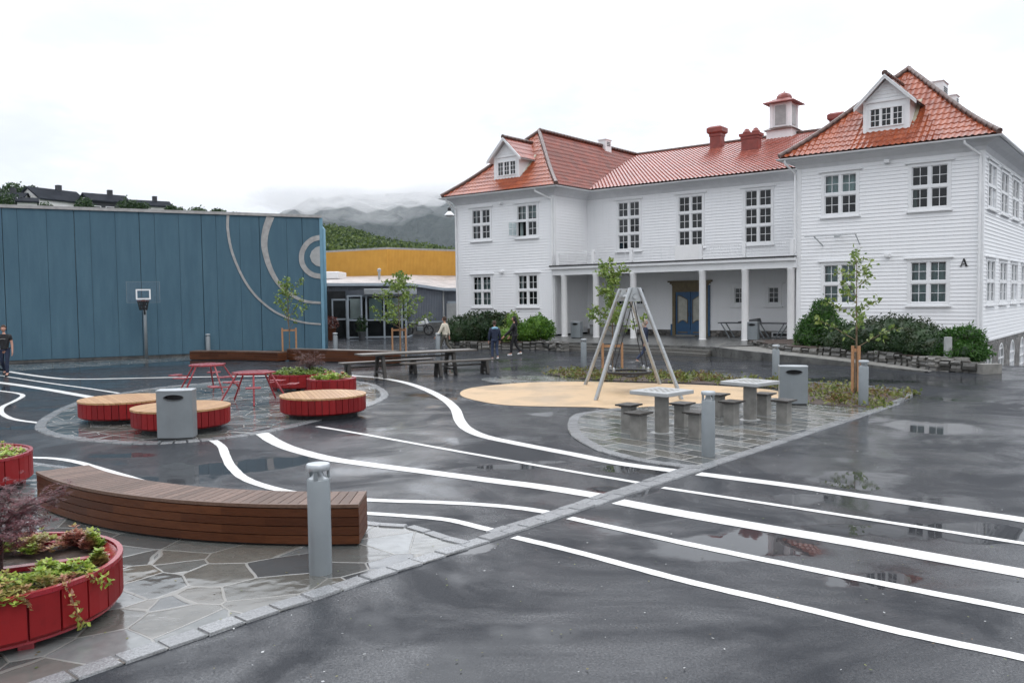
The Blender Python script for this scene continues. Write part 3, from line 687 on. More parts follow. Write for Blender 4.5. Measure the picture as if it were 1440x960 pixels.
# --- soffit (coved eaves), fascia, gutters
def soffit(p0, p1, n, e0=0, e1=0):
    """p0->p1 along the wall, n outwards; e0/e1 extend the outer edge (mitre)"""
    p0 = Vector(p0); p1 = Vector(p1); d = (p1-p0).normalized(); n = Vector(n); vs = []; mb = MB(); prof = [(0.03, 7.8), (.12, 7.95), (.3, 8.08), (.56, 8.15), (.585, 8.15), (.585, 8.24)]
    for t, z in prof: vs += [p0+n*t-d*e0*t+Vector((0, 0, z)), p1+n*t+d*e1*t+Vector((0, 0, z))]
    mb.add(vs, [(2*i, 2*i+1, 2*i+3, 2*i+2) for i in range(len(prof)-1)]); mb.build('soffit', 'soffit_white', SB)
    gm = MB(); k = 8; ring_ = [(.655+.065*math.cos(a), 8.235+.07*math.sin(a)) for a in [PI+PI*i/k for i in range(k+1)]]+[(.655+.058*math.cos(a), 8.235+.063*math.sin(a)) for a in [2*PI-PI*i/k for i in range(k+1)]]
    vs = []
    for q, e, s_ in ((p0, e0, -1), (p1, e1, 1)):
        for t, z in ring_: vs.append(q+n*t+d*s_*e*t+Vector((0, 0, z)))
    K = len(ring_); gm.add(vs, [(i, (i+1) % K, K+(i+1) % K, K+i) for i in range(K)]); gm.build('gutter', 'aluminium' if False else 'trim_white', SB)
soffit((LX0, 0, 0), (LX1, 0, 0), (0, -1, 0), 1, 1); soffit((RX0, 0, 0), (RX1, 0, 0), (0, -1, 0), 1, 1)
soffit((LX1, 0, 0), (LX1, MY, 0), (1, 0, 0), 1, -1); soffit((LX1, MY, 0), (RX0, MY, 0), (0, -1, 0), -1, -1)
soffit((RX0, MY, 0), (RX0, 0, 0), (-1, 0, 0), -1, 1); soffit((RX1, 0, 0), (RX1, DEEP, 0), (1, 0, 0), 1, 1); soffit((LX0, 28, 0), (LX0, 0, 0), (-1, 0, 0), 1, 1)
soffit((RX1, DEEP, 0), (RX0, DEEP, 0), (0, 1, 0), 1, 1); soffit((LX1, 28, 0), (LX0, 28, 0), (0, 1, 0), 1, 1); soffit((RX0, 26, 0), (LX1, 26, 0), (0, 1, 0), -1, -1)
def downpipe(x, y, gx, gy, zb=.5):
    MB().tube([(gx, gy, 8.17), (gx, gy, 8.05), (x, y, 7.62), (x, y, 7.4), (x, y, zb)], .05, 10).build('downpipe', 'trim_white', SB, smooth=True, auto=40)
downpipe(LX0+.06, -.09, LX0-.2, -.62, .6); downpipe(LX1-.06, -.1, LX1-.75, -.62, .6); downpipe(RX0-.08, -.1, RX0-.35, -.62, 4.2); downpipe(RX1-.1, -.1, RX1-.55, -.62, 0)
# --- roofs with real tile courses
S = 4.09 if False else (RX1-RX0)/2+OV
def prof(s_, SS=None):
    SS = SS or S; t = s_/SS; return ZE+(ZR-ZE)*t-.26*math.sin(PI*max(0, min(1, t)))*(1-t)
def tile_plane(name, P, ulen, slen, zf, inside, mat, cw=.225, ch=.335, parent=None, steep=1.2):
    """P(u, s, z): plan position at distance u along the eave and s inwards"""
    mb = MB(); nu = int(ulen/cw*6); vs = []; rows = []
    k = int(slen*steep/ch); 
    for r_ in range(k):
        for t in (0., 1.): rows.append((slen*(r_+t)/k, .045*(1-t)+.0))
    rows[0] = (-.03, .045)
    for s_, lift in rows:
        for i in range(nu+1):
            u = ulen*i/nu; ph = 2*PI*u/cw; c = math.cos(ph); hgt = .024*(c if c > 0 else c*.75)+lift*.75
            vs.append(P(u, s_, zf(s_)+hgt+.035))
    fs_ = []
    for j in range(len(rows)-1):
        for i in range(nu):
            um = ulen*(i+.5)/nu; sm_ = (rows[j][0]+rows[j+1][0])/2
            if inside(um, sm_): fs_.append((j*(nu+1)+i, j*(nu+1)+i+1, (j+1)*(nu+1)+i+1, (j+1)*(nu+1)+i))
    # closed front edge: dark undersides of the first course
    mb.add(vs, fs_); o = mb.build(name, mat, parent or SB, smooth=True, auto=38)
    return o
def ridge(P, parent, name='ridge_tiles', r_=.11, mat='ridge_dark'):
    mb = MB(); P = [Vector(p) for p in P]; ds = [0]
    for a, b in zip(P, P[1:]): ds.append(ds[-1]+(b-a).length)
    n = max(2, int(ds[-1]/.34))
    def pos(d):
        k = 0
        while k < len(ds)-2 and ds[k+1] < d: k += 1
        return P[k].lerp(P[k+1], (d-ds[k])/max(1e-6, ds[k+1]-ds[k]))
    for i in range(n):
        a = pos(ds[-1]*i/n); b = pos(min(ds[-1], ds[-1]*(i+1)/n+.04)); mb.tube([a+Vector((0, 0, .02)), b+Vector((0, 0, .045))], [r_*1.12, r_*.88], 8)
    return mb.build(name, mat, parent, smooth=True, auto=45)
def wing_roof(x0, x1, depth, right_open):
    c = (x0+x1)/2; a = x0-OV; b = x1+OV; U = b-a
    ro = tile_plane('roof', lambda u, s_, z: (a+u, -OV+s_, z), U, S, prof, lambda u, s_: s_-.02 <= u <= U-s_+.02, 'tiles_red')
    D = depth+OV*2
    tile_plane('roof', lambda u, s_, z: (b-s_, -OV+u, z), D, S, prof, lambda u, s_: s_-.02 <= u <= D-s_+.02, 'tiles_red' if right_open else 'tiles_dark')
    tile_plane('roof', lambda u, s_, z: (a+s_, -OV+D-u, z), D, S, prof, lambda u, s_: s_-.02 <= u <= D-s_+.02, 'tiles_red')
    und = MB(); q = 12
    for (f0, L_) in (((lambda u, s_: (a+u, -OV+s_)), U), ((lambda u, s_: (b-s_, -OV+u)), D), ((lambda u, s_: (a+s_, -OV+D-u)), D), ((lambda u, s_: (b-u, -OV+D-s_)), U)):
        vs = []
        for j in range(q+1):
            s_ = S*j/q
            for u in (s_, L_-s_): p = f0(u, s_); vs.append((p[0], p[1], prof(s_)-.02))
        und.add(vs, [(2*j, 2*j+1, 2*j+3, 2*j+2) for j in range(q)])
    und.build('roof_deck', 'ridge_dark', SB)
    hp = [S*i/14 for i in range(15)]
    ridge([(a+s_, -OV+s_, prof(s_)+.06) for s_ in hp], ro); ridge([(b-s_, -OV+s_, prof(s_)+.06) for s_ in hp], ro)
    ridge([(c, -OV+S, ZR+.08), (c, -OV+D-S, ZR+.08)], ro)
    ridge([(a+s_, -OV+D-s_, prof(s_)+.06) for s_ in hp], ro); ridge([(b-s_, -OV+D-s_, prof(s_)+.06) for s_ in hp], ro)
    return ro
wing_roof(LX0, LX1, 28, False); wing_roof(RX0, RX1, DEEP, True)
MS = 14.8-(MY-OV); lc = (LX0+LX1)/2; rc = (RX0+RX1)/2
def mprof(s_): return ZE+(ZR-ZE)*s_/MS
def wing_z(x):
    if x < LX1+OV: return prof(min(S, LX1+OV-x))
    if x > RX0-OV: return prof(min(S, x-RX0+OV))
    return -1
mroof = tile_plane('roof', lambda u, s_, z: (lc+u, MY-OV+s_, z), rc-lc, MS, mprof, lambda u, s_: mprof(s_) > wing_z(lc+u)-.03, 'tiles_mid', steep=1.05)
tile_plane('roof', lambda u, s_, z: (rc-u, 26+OV-s_, z), rc-lc, 26+OV-14.8, lambda s_: ZE+(ZR-ZE)*s_/(26+OV-14.8), lambda u, s_: ZE+(ZR-ZE)*s_/(26+OV-14.8) > wing_z(rc-u)-.03, 'tiles_mid', steep=1.05)
MB().add([(LX1+OV, MY-OV, ZE-.02), (RX0-OV, MY-OV, ZE-.02), (rc, 14.8, ZR-.02), (lc, 14.8, ZR-.02), (RX0-OV, 26+OV, ZE-.02), (LX1+OV, 26+OV, ZE-.02)], [(0, 1, 2, 3), (3, 2, 4, 5)]).build('roof_deck', 'ridge_dark', SB)
ridge([(lc, 14.8, ZR+.06), (rc, 14.8, ZR+.06)], mroof)
for sx, x0_ in ((-1, LX1+OV), (1, RX0-OV)):
    pass
# --- dormers
def dormer(c, yf=.35):
    w2 = .9; z0 = 8.95; ze = 10.28; za = 11.25; yb = 2.9
    d = MB()
    # front with window hole framed by boards
    wx = .62; wz0, wz1 = 9.28, 9.98
    for a, b, e, f in ((c-w2, c-wx, z0, ze), (c+wx, c+w2, z0, ze), (c-wx, c+wx, z0, wz0), (c-wx, c+wx, wz1, ze)): d.add([(a, yf, e), (b, yf, e), (b, yf, f), (a, yf, f)], [(0, 1, 2, 3)])
    for s_ in (-1, 1): d.add([(c+s_*w2, yf, z0), (c+s_*w2, yb, ze), (c+s_*w2, yf, ze)], [(0, 1, 2)])
    d.add([(c-w2, yf, ze), (c+w2, yf, ze), (c, yf, za-.1)], [(0, 1, 2)])
    for k in range(1, 6):   # boards in the gable
        z = ze+.14*k; hw = w2*(za-.1-z)/(za-.1-ze)
        if hw > .05: d.box(c-hw, c+hw, yf-.018, yf-.002, z-.01, z+.01)
    d.box(c-w2-.02, c+w2+.02, yf-.05, yf-.003, ze-.03, ze+.05); d.box(c-w2-.0, c-w2+.14, yf-.03, yf-.002, z0, ze-.03); d.box(c+w2-.14, c+w2, yf-.03, yf-.002, z0, ze-.03)
    dm = d.build('dormer', 'trim_white', SB)
    fr = Frame((c-wx, yf, 0), (1, 0, 0)); f = MB(fr); g_ = MB(fr); cw = (2*wx-.14)/3
    f.box(-.05, 0, -.03, .03, wz0-.05, wz1+.05); f.box(2*wx, 2*wx+.05, -.03, .03, wz0-.05, wz1+.05); f.box(0, 2*wx, -.03, .03, wz1, wz1+.05); f.box(0, 2*wx, -.03, .05, wz0-.05, wz0)
    for i in range(3):
        a = i*(cw+.07)
        if i: f.box(a-.07, a, -.03, .02, wz0, wz1)
        f.box(a+cw/2-.011, a+cw/2+.011, -.025, .005, wz0, wz1)
        for k in (1, 2): z = wz0+(wz1-wz0)*k/3; f.box(a, a+cw, -.024, .004, z-.011, z+.011)
        f.box(a, a+.022, -.026, .006, wz0, wz1); f.box(a+cw-.022, a+cw, -.026, .006, wz0, wz1)
        g_.add([(a, -.015, wz0), (a+cw, -.015, wz0), (a+cw, -.015, wz1), (a, -.015, wz1)], [(0, 1, 2, 3)])
    f.build('window', 'trim_white', dm); g_.build('pane', 'glass', dm)
    MB().box(c-wx, c+wx, yf+.35, yf+.37, wz0-.1, wz1+.1).build('interior', 'room_dark', dm)
    # roof: two tiled slopes and barge boards
    ov = .28; hw = w2+ov; zl = ze-.0-(za-ze)*ov/w2*.75; y0_ = yf-.28; y1_ = 4.0
    for s_ in (-1, 1):
        L_ = y1_-y0_
        tile_plane('roof', (lambda u, t, z, s_=s_: (c+s_*(hw-t), (y0_+u) if s_ > 0 else (y0_+L_-u), z)), L_, hw, lambda t: zl+(za-zl)*t/hw,
                   (lambda u, t, s_=s_: True), 'tiles_red' if c > 0 else 'tiles_mid', parent=dm, steep=1.3)
        MB().add([(c+s_*hw, y0_, zl-.03), (c+s_*hw, y1_, zl-.03), (c, y1_, za-.03), (c, y0_, za-.03)], [(0, 1, 2, 3)]).build('roof_deck', 'trim_white', dm)
        b_ = MB(); dz = (za-zl)/hw
        for (t0, th, yy, dd) in ((0, .17, y0_-.035, .035), (.0, .07, y0_-.06, .025)):
            b_.add([(c+s_*hw*1.02, yy, zl-th+.05), (c, yy, za-th+.05), (c, yy, za+.05), (c+s_*hw*1.02, yy, zl+.05), (c+s_*hw*1.02, yy+dd, zl-th+.05), (c, yy+dd, za-th+.05), (c, yy+dd, za+.05), (c+s_*hw*1.02, yy+dd, zl+.05)],
                   [(0, 1, 2, 3), (4, 7, 6, 5), (0, 4, 5, 1), (3, 2, 6, 7), (0, 3, 7, 4)])
        b_.build('barge_board', 'trim_white', dm)
    ridge([(c, y0_-.05, za+.07), (c, y1_-.2, za+.07)], dm)
    MB().box(c-w2-.22, c+w2+.22, yf-.16, yf-.005, z0-.13, z0-.02).build('flashing', 'zinc_pale', dm)
    fl = MB()
    for s_ in (-1, 1): fl.bar((c+s_*(w2+.05), yf-.05, z0-.02), (c+s_*(w2+.05), 1.75, prof(1.75+OV)+.08), .18, .05)
    fl.build('flashing', 'zinc_pale', dm)
dormer(-11.98); dormer(7.98)
# --- chimneys, cupola, vent boxes
def mz(y): return ZE+(ZR-ZE)*(y-MY+OV)/MS
def chim(x, y, w, d, top, style):
    m_ = MB(); z0 = mz(min(y-d/2, 14.8))-.3
    m_.box(x-w/2, x+w/2, y-d/2, y+d/2, z0, top-.45)
    m_.box(x-w/2-.04, x+w/2+.04, y-d/2-.04, y+d/2+.04, top-.62, top-.45)
    if style == 0:
        a, b = w/2+.08, w/2+.15
        m_.add([(x-a, y-d/2-.08, top-.45), (x+a, y-d/2-.08, top-.45), (x+a, y+d/2+.08, top-.45), (x-a, y+d/2+.08, top-.45), (x-b, y-d/2-.15, top-.36), (x+b, y-d/2-.15, top-.36), (x+b, y+d/2+.15, top-.36), (x-b, y+d/2+.15, top-.36),
                (x-b, y-d/2-.15, top-.1), (x+b, y-d/2-.15, top-.1), (x+b, y+d/2+.15, top-.1), (x-b, y+d/2+.15, top-.1), (x-a+.1, y-d/2-.04, top), (x+a-.1, y-d/2-.04, top), (x+a-.1, y+d/2+.04, top), (x-a+.1, y+d/2+.04, top)],
               [(0, 1, 5, 4), (1, 2, 6, 5), (2, 3, 7, 6), (3, 0, 4, 7), (4, 5, 9, 8), (5, 6, 10, 9), (6, 7, 11, 10), (7, 4, 8, 11), (8, 9, 13, 12), (9, 10, 14, 13), (10, 11, 15, 14), (11, 8, 12, 15), (12, 13, 14, 15), (3, 2, 1, 0)])
    c_ = m_.build('chimney', 'red_chimney', SB, bevel=.015)
    if style == 1:
        k = MB(); k.box(x-w/2-.1, x+w/2+.1, y-d/2-.1, y+d/2+.1, top-.45, top-.3)
        for i in (-1, 1): k.lathe([(.22, 0), (.24, .1), (.16, .2), (.12, .28), (.02, .32)], 12, (x+i*w*.27, y, top-.3))
        k.build('chimney_cap', 'red_chimney', c_)
chim(-5.35, 13.2, .72, .62, 12.95, 0); chim(-2.0, 10.5, 1.0, .55, 12.0, 1)
chim(1.2, 16.0, .8, .65, 13.3, 0)
cu = MB(); cx, cy = -1.7, 14.8
cu.add([(cx-0.80, cy-0.80, 11.7), (cx+0.80, cy-0.80, 11.7), (cx+0.80, cy+0.80, 11.7), (cx-0.80, cy+0.80, 11.7), (cx-0.80, cy-0.80, 12.45), (cx+0.80, cy-0.80, 12.45), (cx+0.80, cy+0.80, 12.45), (cx-0.80, cy+0.80, 12.45)], [(0, 1, 5, 4), (1, 2, 6, 5), (2, 3, 7, 6), (3, 0, 4, 7), (4, 5, 6, 7)])
cu.box(cx-.58, cx+.58, cy-.58, cy+.58, 12.5, 14.1)
for sx in (-1, 1):
    for sy in (-1, 1): cu.box(cx+sx*.56-.1, cx+sx*.56+.1, cy+sy*.56-.1, cy+sy*.56+.1, 12.5, 14.1)
cup = cu.build('cupola', 'trim_white', SB)
MB().add([(cx-0.96, cy-0.96, 12.42), (cx+0.96, cy-0.96, 12.42), (cx+0.96, cy+0.96, 12.42), (cx-0.96, cy+0.96, 12.42), (cx-.62, cy-.62, 12.62), (cx+.62, cy-.62, 12.62), (cx+.62, cy+.62, 12.62), (cx-.62, cy+.62, 12.62)], [(0, 1, 5, 4), (1, 2, 6, 5), (2, 3, 7, 6), (3, 0, 4, 7), (3, 2, 1, 0)]).build('cupola_skirt', 'ridge_dark', cup)
for s_ in (-1, 1):
    l1, l2 = MB(), MB()
    for l_, (a, b, c, d) in ((l1, (cx-.33, cx+.33, cy+s_*.60-.02, cy+s_*.60+.02)), (l2, (cx+s_*.60-.02, cx+s_*.60+.02, cy-.33, cy+.33))):
        for k in range(12): l_.box(a, b, c, d, 12.75+k*.095, 12.81+k*.095)
        l_.box(a+.004, b-.004, c+.012, d-.012, 12.74, 13.9) ; l_.build('louvre', 'concrete_light', cup)
ct = MB(); pr = [(.98, 0), (.96, .05), (.74, .14), (.58, .22), (.5, .28)]; vs = []
for r_, z in pr: vs += [(cx-r_, cy-r_, 14.05+z), (cx+r_, cy-r_, 14.05+z), (cx+r_, cy+r_, 14.05+z), (cx-r_, cy+r_, 14.05+z)]
ct.add(vs, [(4*i+j, 4*i+(j+1) % 4, 4*i+4+(j+1) % 4, 4*i+4+j) for i in range(len(pr)-1) for j in range(4)]+[(3, 2, 1, 0)])
ct.lathe([(.5, .24), (.5, .36), (.46, .48), (.36, .60), (.2, .68), (.05, .71), (.04, .78), (.01, .81)], 8, (cx, cy, 14.05)); ct.build('cupola_roof', 'red_chimney', cup)
for (x, y, w, d, t) in ((lc, 10.7, .55, .7, 12.58), (rc, 9.5, .6, 1.1, 12.68), (rc, 12.6, .5, .7, 12.6)):
    v_ = MB(); v_.box(x-w/2, x+w/2, y-d/2, y+d/2, ZR-.5, t); v_.box(x-w/2-.05, x+w/2+.05, y-d/2-.05, y+d/2+.05, t, t+.05); vb = v_.build('roof_vent', 'trim_white', SB)
    q = MB()
    for k in range(3): q.box(x+w/2-.01, x+w/2+.02, y-d/2+.15, y+d/2-.15, ZR+.08+k*.1, ZR+.13+k*.1)
    q.build('louvre', 'steel_dark', vb)
# --- porch: beam, columns, ceiling, balcony
MB().box(LX1, RX0, -.16, .2, 3.58, 3.97).build('porch_beam', 'trim_white', SB)
MB().box(LX1, RX0, .2, MY, 3.78, 3.98).build('porch_ceiling', 'soffit_white', SB)
e_ = MB(); e_.box(LX1-.1, RX0+.0, -.3, -.16, 3.9, 4.0); e_.box(LX1-.1, RX0, -.3, MY-.01, 4.0, 4.035); e_.build('porch_cornice', 'trim_white', SB)
MB().box(LX1-.1, RX0-.02, -.34, MY-.02, 4.037, 4.10).build('balcony_deck', 'black_void', SB)
for x in (-7.9, -5.92, -3.72, 0., 2.1, 4.2):
    c_ = MB(); c_.lathe([(.19, .3), (.19, .36), (.165, .38), (.16, 3.45), (.185, 3.5), (.185, 3.58)], 20, (x, .0, 0)); c_.build('column', 'column_white', SB, smooth=True, auto=35)
for i, x in enumerate((-8.2, -6.0, -3.76, -.02, 2.1, 4.3)):
    MB().box(x-.075, x+.075, -.2, -.05, 4.1, 4.82).build('balcony_post', 'trim_white', SB, bevel=.01)
rl = MB(); rl.box(-8.2, 4.3, -.155, -.115, 4.72, 4.76); rl.box(-8.2, 4.3, -.15, -.12, 4.2, 4.225)
x = -8.1
while x < 4.3:
    rl.box(x, x+.012, -.14, -.128, 4.22, 4.72); x += .11 if x > 0 else .5
for s_ in (0, 1): rl.box(-8.2, -8.17, -.12, MY, 4.72-.5*s_, 4.75-.5*s_)
rl.build('balcony_railing', 'trim_white', SB)
MB().box(-1.35, -.1, -.17, -.14, 4.05, 4.82).build('balcony_panel', 'column_white', SB)
# doors
dr = MB(); yd = MY-.02
dr.box(DX0, DX0+.17, yd-.1, yd+.04, .35, 2.95); dr.box(DX1-.17, DX1, yd-.1, yd+.04, .35, 2.95); dr.box(DX0+.17, DX1-.17, yd-.1, yd+.04, 2.62, 2.95)
dr.box(DX0-.22, DX1+.22, yd-.2, yd, 3.12, 3.2); dr.box(DX0-.12, DX1+.12, yd-.14, yd, 3.03, 3.12); dr.box(DX0-.02, DX1+.02, yd-.12, yd, 2.95, 3.03)
dfm = dr.build('door_frame', 'door_ochre', SB)
MB().box(DX1, DX1+.1, yd-.09, yd, .35, 2.95).build('door_pilaster', 'door_blue', dfm); MB().box(DX0-.1, DX0, yd-.09, yd, .35, .95).build('door_pilaster', 'door_blue', dfm)
for s_ in (-1, 1):
    xc = (DX0+DX1)/2; x0_, x1_ = (DX0+.17, xc-.012) if s_ < 0 else (xc+.012, DX1-.17)
    lf = MB().box(x0_, x1_, yd-.03, yd+.03, .42, 2.62).build('door', 'door_blue', SB)
    w_ = x1_-x0_; poly = []
    n = 10
    for i in range(n+1): t = i/n; poly.append((x0_+w_*(.17+.66*t), 1.0+.16*math.sin(PI*t)*(1 if True else 0)))
    for i in range(n+1): t = i/n; tt = t if s_ > 0 else 1-t; poly.append((x0_+w_*(.83-.66*t), 2.2+.22*math.sin(PI*.5*(1-t if s_ > 0 else t))))
    pm = MB(); k = len(poly); pm.add([(p[0], yd-.05, p[1]) for p in poly]+[(p[0], yd-.028, p[1]) for p in poly], [tuple(range(k))]+[(i, (i+1) % k, k+(i+1) % k, k+i) for i in range(k)]); pm.build('panel', 'door_cream', lf)
    ed = MB()
    for a, b in zip(poly, poly[1:]+poly[:1]): ed.bar((a[0], yd-.05, a[1]), (b[0], yd-.05, b[1]), .035, .03, (0, 1, 0))
    ed.box(x0_+w_*.17, x1_-w_*.17, yd-.05, yd-.028, .5, .56); ed.build('moulding', 'door_ochre', lf)
    MB().tube([(xc+s_*.07, yd-.1, 1.35), (xc+s_*.07, yd-.1, 1.55)], .015).build('handle', 'steel_dark', lf)
MB().box(-2.8, -1.7, yd-.55, yd-.03, .3, .42).build('door_step', 'concrete', SB)
# small fittings on the facade
vt = MB(); vt.box(2.1, 3.0, MY-.05, MY+.0, .36, .62); v0 = vt.build('air_grille', 'trim_white', SB); MB().box(2.18, 2.92, MY-.06, MY-.049, .42, .55).build('louvre', 'black_void', v0)
for x, z in ((8.15, 7.72), (8.2, 3.92), (-12.1, 7.65), (-12.1, 3.85)):
    MB().box(x-.11, x+.11, -.22, -.02, z-.05, z+.1).build('outdoor_lamp', 'trim_white', SB, bevel=.03)
aw = MB(); aw.bar((4.95, -.5, 4.86), (7.1, -.5, 4.86), .035, .035); aw.bar((5.35, -.5, 4.86), (5.6, -.05, 4.45), .03, .05); aw.bar((7.05, -.5, 4.86), (7.1, -.05, 4.45), .03, .03)
aw.bar((6.3, -.02, 4.9), (6.3, -.5, 4.8), .04, .04); aw.bar((6.2, -.5, 4.8), (6.4, -.5, 4.8), .12, .1); aw.build('awning_arm', 'galvanised', SB)
# black capital letter A
A_ = MB(Frame((10.975, -.03, 0), (1, 0, 0)))
A_.bar((-.10, .02, 3.43), (0, .02, 3.72), .022, .03, (0, 1, 0)); A_.bar((.10, .02, 3.43), (0, .02, 3.72), .055, .03, (0, 1, 0)); A_.box(-.07, .07, .005, .035, 3.50, 3.52)
A_.box(-.135, -.06, .005, .035, 3.415, 3.435); A_.box(.05, .15, .005, .035, 3.415, 3.435); A_.build('letter_sign', 'black_void', SB)
al = MB(); al.lathe([(.08, 0), (.1, .02), (.1, .07), (.06, .09)], 14, (4.2, MY-.3, 3.3)); al.build('alarm_bell', 'red_chimney', SB)
lp = MB(); lp.lathe([(.2, 0), (.16, .1), (.05, .14)], 14, (-2.15, 1.6, 3.62)); lp.build('ceiling_lamp', 'steel_dark', SB)

# ================================================================== BLUE HALL
HQ = Vector((-9.12, 40.2, 0)); HD = Vector((.893, .450, 0)).normalized()
HL = 34.; HO = HQ-HD*HL; hf = Frame(HO, HD)
def hu(x, y):
    d = ray(x, y); t = ((HO-CAMP).dot(hf.n))/d.dot(hf.n); p = CAMP+d*t; return (p-HO).dot(HD), p.z
HT = hu(0, 292)[1]
HALL = thing('sports_hall', 'long blue rendered hall with grey ring mural and dark vertical joints', 'building', HO)
hfl = Frame((0, 0, 0), HD)
jx = sorted([hu(x, 400)[0] for x in (-60, -30, 7, 28, 69, 108, 130, 165, 199, 220, 254, 286, 306, 339, 367, 405, 427)])
strong = [hu(x, 400)[0] for x in (7, 108, 199, 286, 367, 427)]
prev = 0.
for j in jx+[HL]:
    gap = .035 if any(abs(j-q) < .05 for q in strong) else .014
    MB(hfl).box(prev, j-gap*.6, -.18, 0, .1, HT).build('wall_panel', 'hall_blue', HALL, bevel=.006); prev = j
MB(hfl).box(0, HL-.02, -16, -.19, 0, HT-.05).build('wall', 'concrete_dark', HALL)
MB(hfl).box(0, HL, -.2, -.05, -.1, .098).build('plinth', 'concrete_dark', HALL)
MB(hfl).box(-.1, HL+.12, -16.1, .07, HT+.002, HT+.13).build('roof_edge', 'aluminium', HALL)
MB(hfl).box(HL+.002, HL+.16, -.4, .03, .1, HT-.0).build('corner_trim', 'hall_trim', HALL)
MB(hfl).tube([(HL+.22, .02, .1), (HL+.22, .02, HT-.55), (HL+.12, -.2, HT-.35)], .07, 10).build('downpipe', 'hall_trim', HALL, smooth=True)
def ringstrip(pts, ws, name='ring_relief'):
    P = [Vector((*hu(x, y), 0)) for x, y in pts]; P = spline(P, 5); k = len(P); mb = MB(hfl); vs = []
    for i, p in enumerate(P):
        d = (P[min(i+1, k-1)]-P[max(i-1, 0)]).normalized(); nn = Vector((-d.y, d.x, 0)); w = ws[0]+(ws[1]-ws[0])*i/(k-1)
        for s_, o_ in ((1, .003), (-1, .003), (-1, .03), (1, .03)): q = p+nn*s_*w/2; vs.append((min(q.x, HL), o_, min(q.y, HT)))
    mb.add(vs, [(4*i+j, 4*i+(j+1) % 4, 4*i+4+(j+1) % 4, 4*i+4+j) for i in range(k-1) for j in range(4)])
    return mb.build(name, 'aluminium', HALL)
zp = lambda L: [(300+x/4, 240+y/4) for x, y in L]
ringstrip(zp([(82, 252), (80, 320), (95, 420), (120, 500), (160, 590), (210, 670), (270, 735), (350, 795), (440, 835), (520, 855), (604, 863)]), (.12, .08))
ringstrip(zp([(322, 256), (296, 330), (286, 400), (292, 460), (315, 540), (350, 610), (395, 665), (450, 705), (520, 735), (604, 743)]), (.34, .10))
ringstrip(zp([(604, 375), (560, 386), (525, 412), (502, 450), (495, 488), (502, 528), (525, 562), (560, 586), (604, 595)]), (.24, .24))
dm_ = MB(hfl); pts_ = [hu(300+x/4, 240+y/4) for x, y in [(600, 424), (575, 432), (553, 452), (542, 482), (553, 513), (575, 533), (600, 540)]]
k = len(pts_); dm_.add([(min(a, HL), .03, b) for a, b in pts_]+[(min(a, HL), .003, b) for a, b in pts_], [tuple(range(k))]+[(i, (i+1) % k, k+(i+1) % k, k+i) for i in range(k)]); dm_.build('disc_relief', 'concrete_light', HALL)

# ================================================================== OCHRE BUILDING AND GREY ENTRANCE BUILDING
c0 = far(545, 420, 70); OB = thing('ochre_building', 'ochre timber clad building with flat roof behind the grey entrance', 'building', (c0.x, c0.y, 0))
zt, zb = 6.55, 3.2
pa = far(430, 420, 76.5); pb = far(680, 420, 75.5)
def wallseg(a, b, z0, z1, mat, par, name, base, th=.3):
    a = Vector((a.x-base.x, a.y-base.y, 0)); b = Vector((b.x-base.x, b.y-base.y, 0)); d = (b-a); L = d.length; rz = math.atan2(d.y, d.x)
    o = MB().box(0, L, 0, th, z0, z1).build(name, mat, par); o.location = a; o.rotation_euler = (0, 0, rz); return o
wallseg(pa, c0, zb, zt, 'ochre_wood', OB, 'wall', c0); wallseg(c0, pb, zb, zt, 'ochre_wood', OB, 'wall', c0)
wallseg(pa, c0, zt+.002, zt+.16, 'aluminium', OB, 'roof_edge', c0, .4); wallseg(c0, pb, zt+.002, zt+.16, 'aluminium', OB, 'roof_edge', c0, .4)
wallseg(pa, c0, 0, zb-.002, 'concrete_dark', OB, 'lower_wall', c0, .28); wallseg(c0, pb, 0, zb-.002, 'concrete_dark', OB, 'lower_wall', c0, .28)
pc = Vector((c0.x+2, c0.y+30, 0)); MB().add([(pa.x-c0.x, pa.y-c0.y+.3, zt), (0, .3, zt), (pb.x-c0.x, pb.y-c0.y+.3, zt), (2, 30, zt)], [(0, 1, 2, 3)]).build('roof', 'roof_felt', OB)
dirL = (c0-pa).normalized(); nL = Vector((dirL.y, -dirL.x, 0))
def ong(px, y):
    d = ray(px, y); t = (pa-CAMP).dot(nL)/d.dot(nL); return CAMP+d*t
q = ong(487, 370)-c0; hp_ = MB(); hp_.box(-.45, .45, -.55, -.1, -.4, .4); hpo = hp_.build('heat_pump', 'trim_white', OB, bevel=.03); hpo.location = (q.x, q.y, q.z)
fn = MB(); fn.lathe([(.28, 0), (.3, .02), (.3, .04), (.1, .05)], 16); f_ = fn.build('fan', 'steel_dark', hpo); f_.rotation_euler = (R(90), 0, 0); f_.location = (-.12, -.56, 0)
q = ong(496, 375)-c0; q2 = ong(510, 377)-c0; MB().tube([(q.x, q.y-.1, q.z), (q2.x, q2.y-.1, q2.z), (q2.x, q2.y-.1, q2.z+.3)], .1, 8).build('pipe', 'concrete_light', OB)

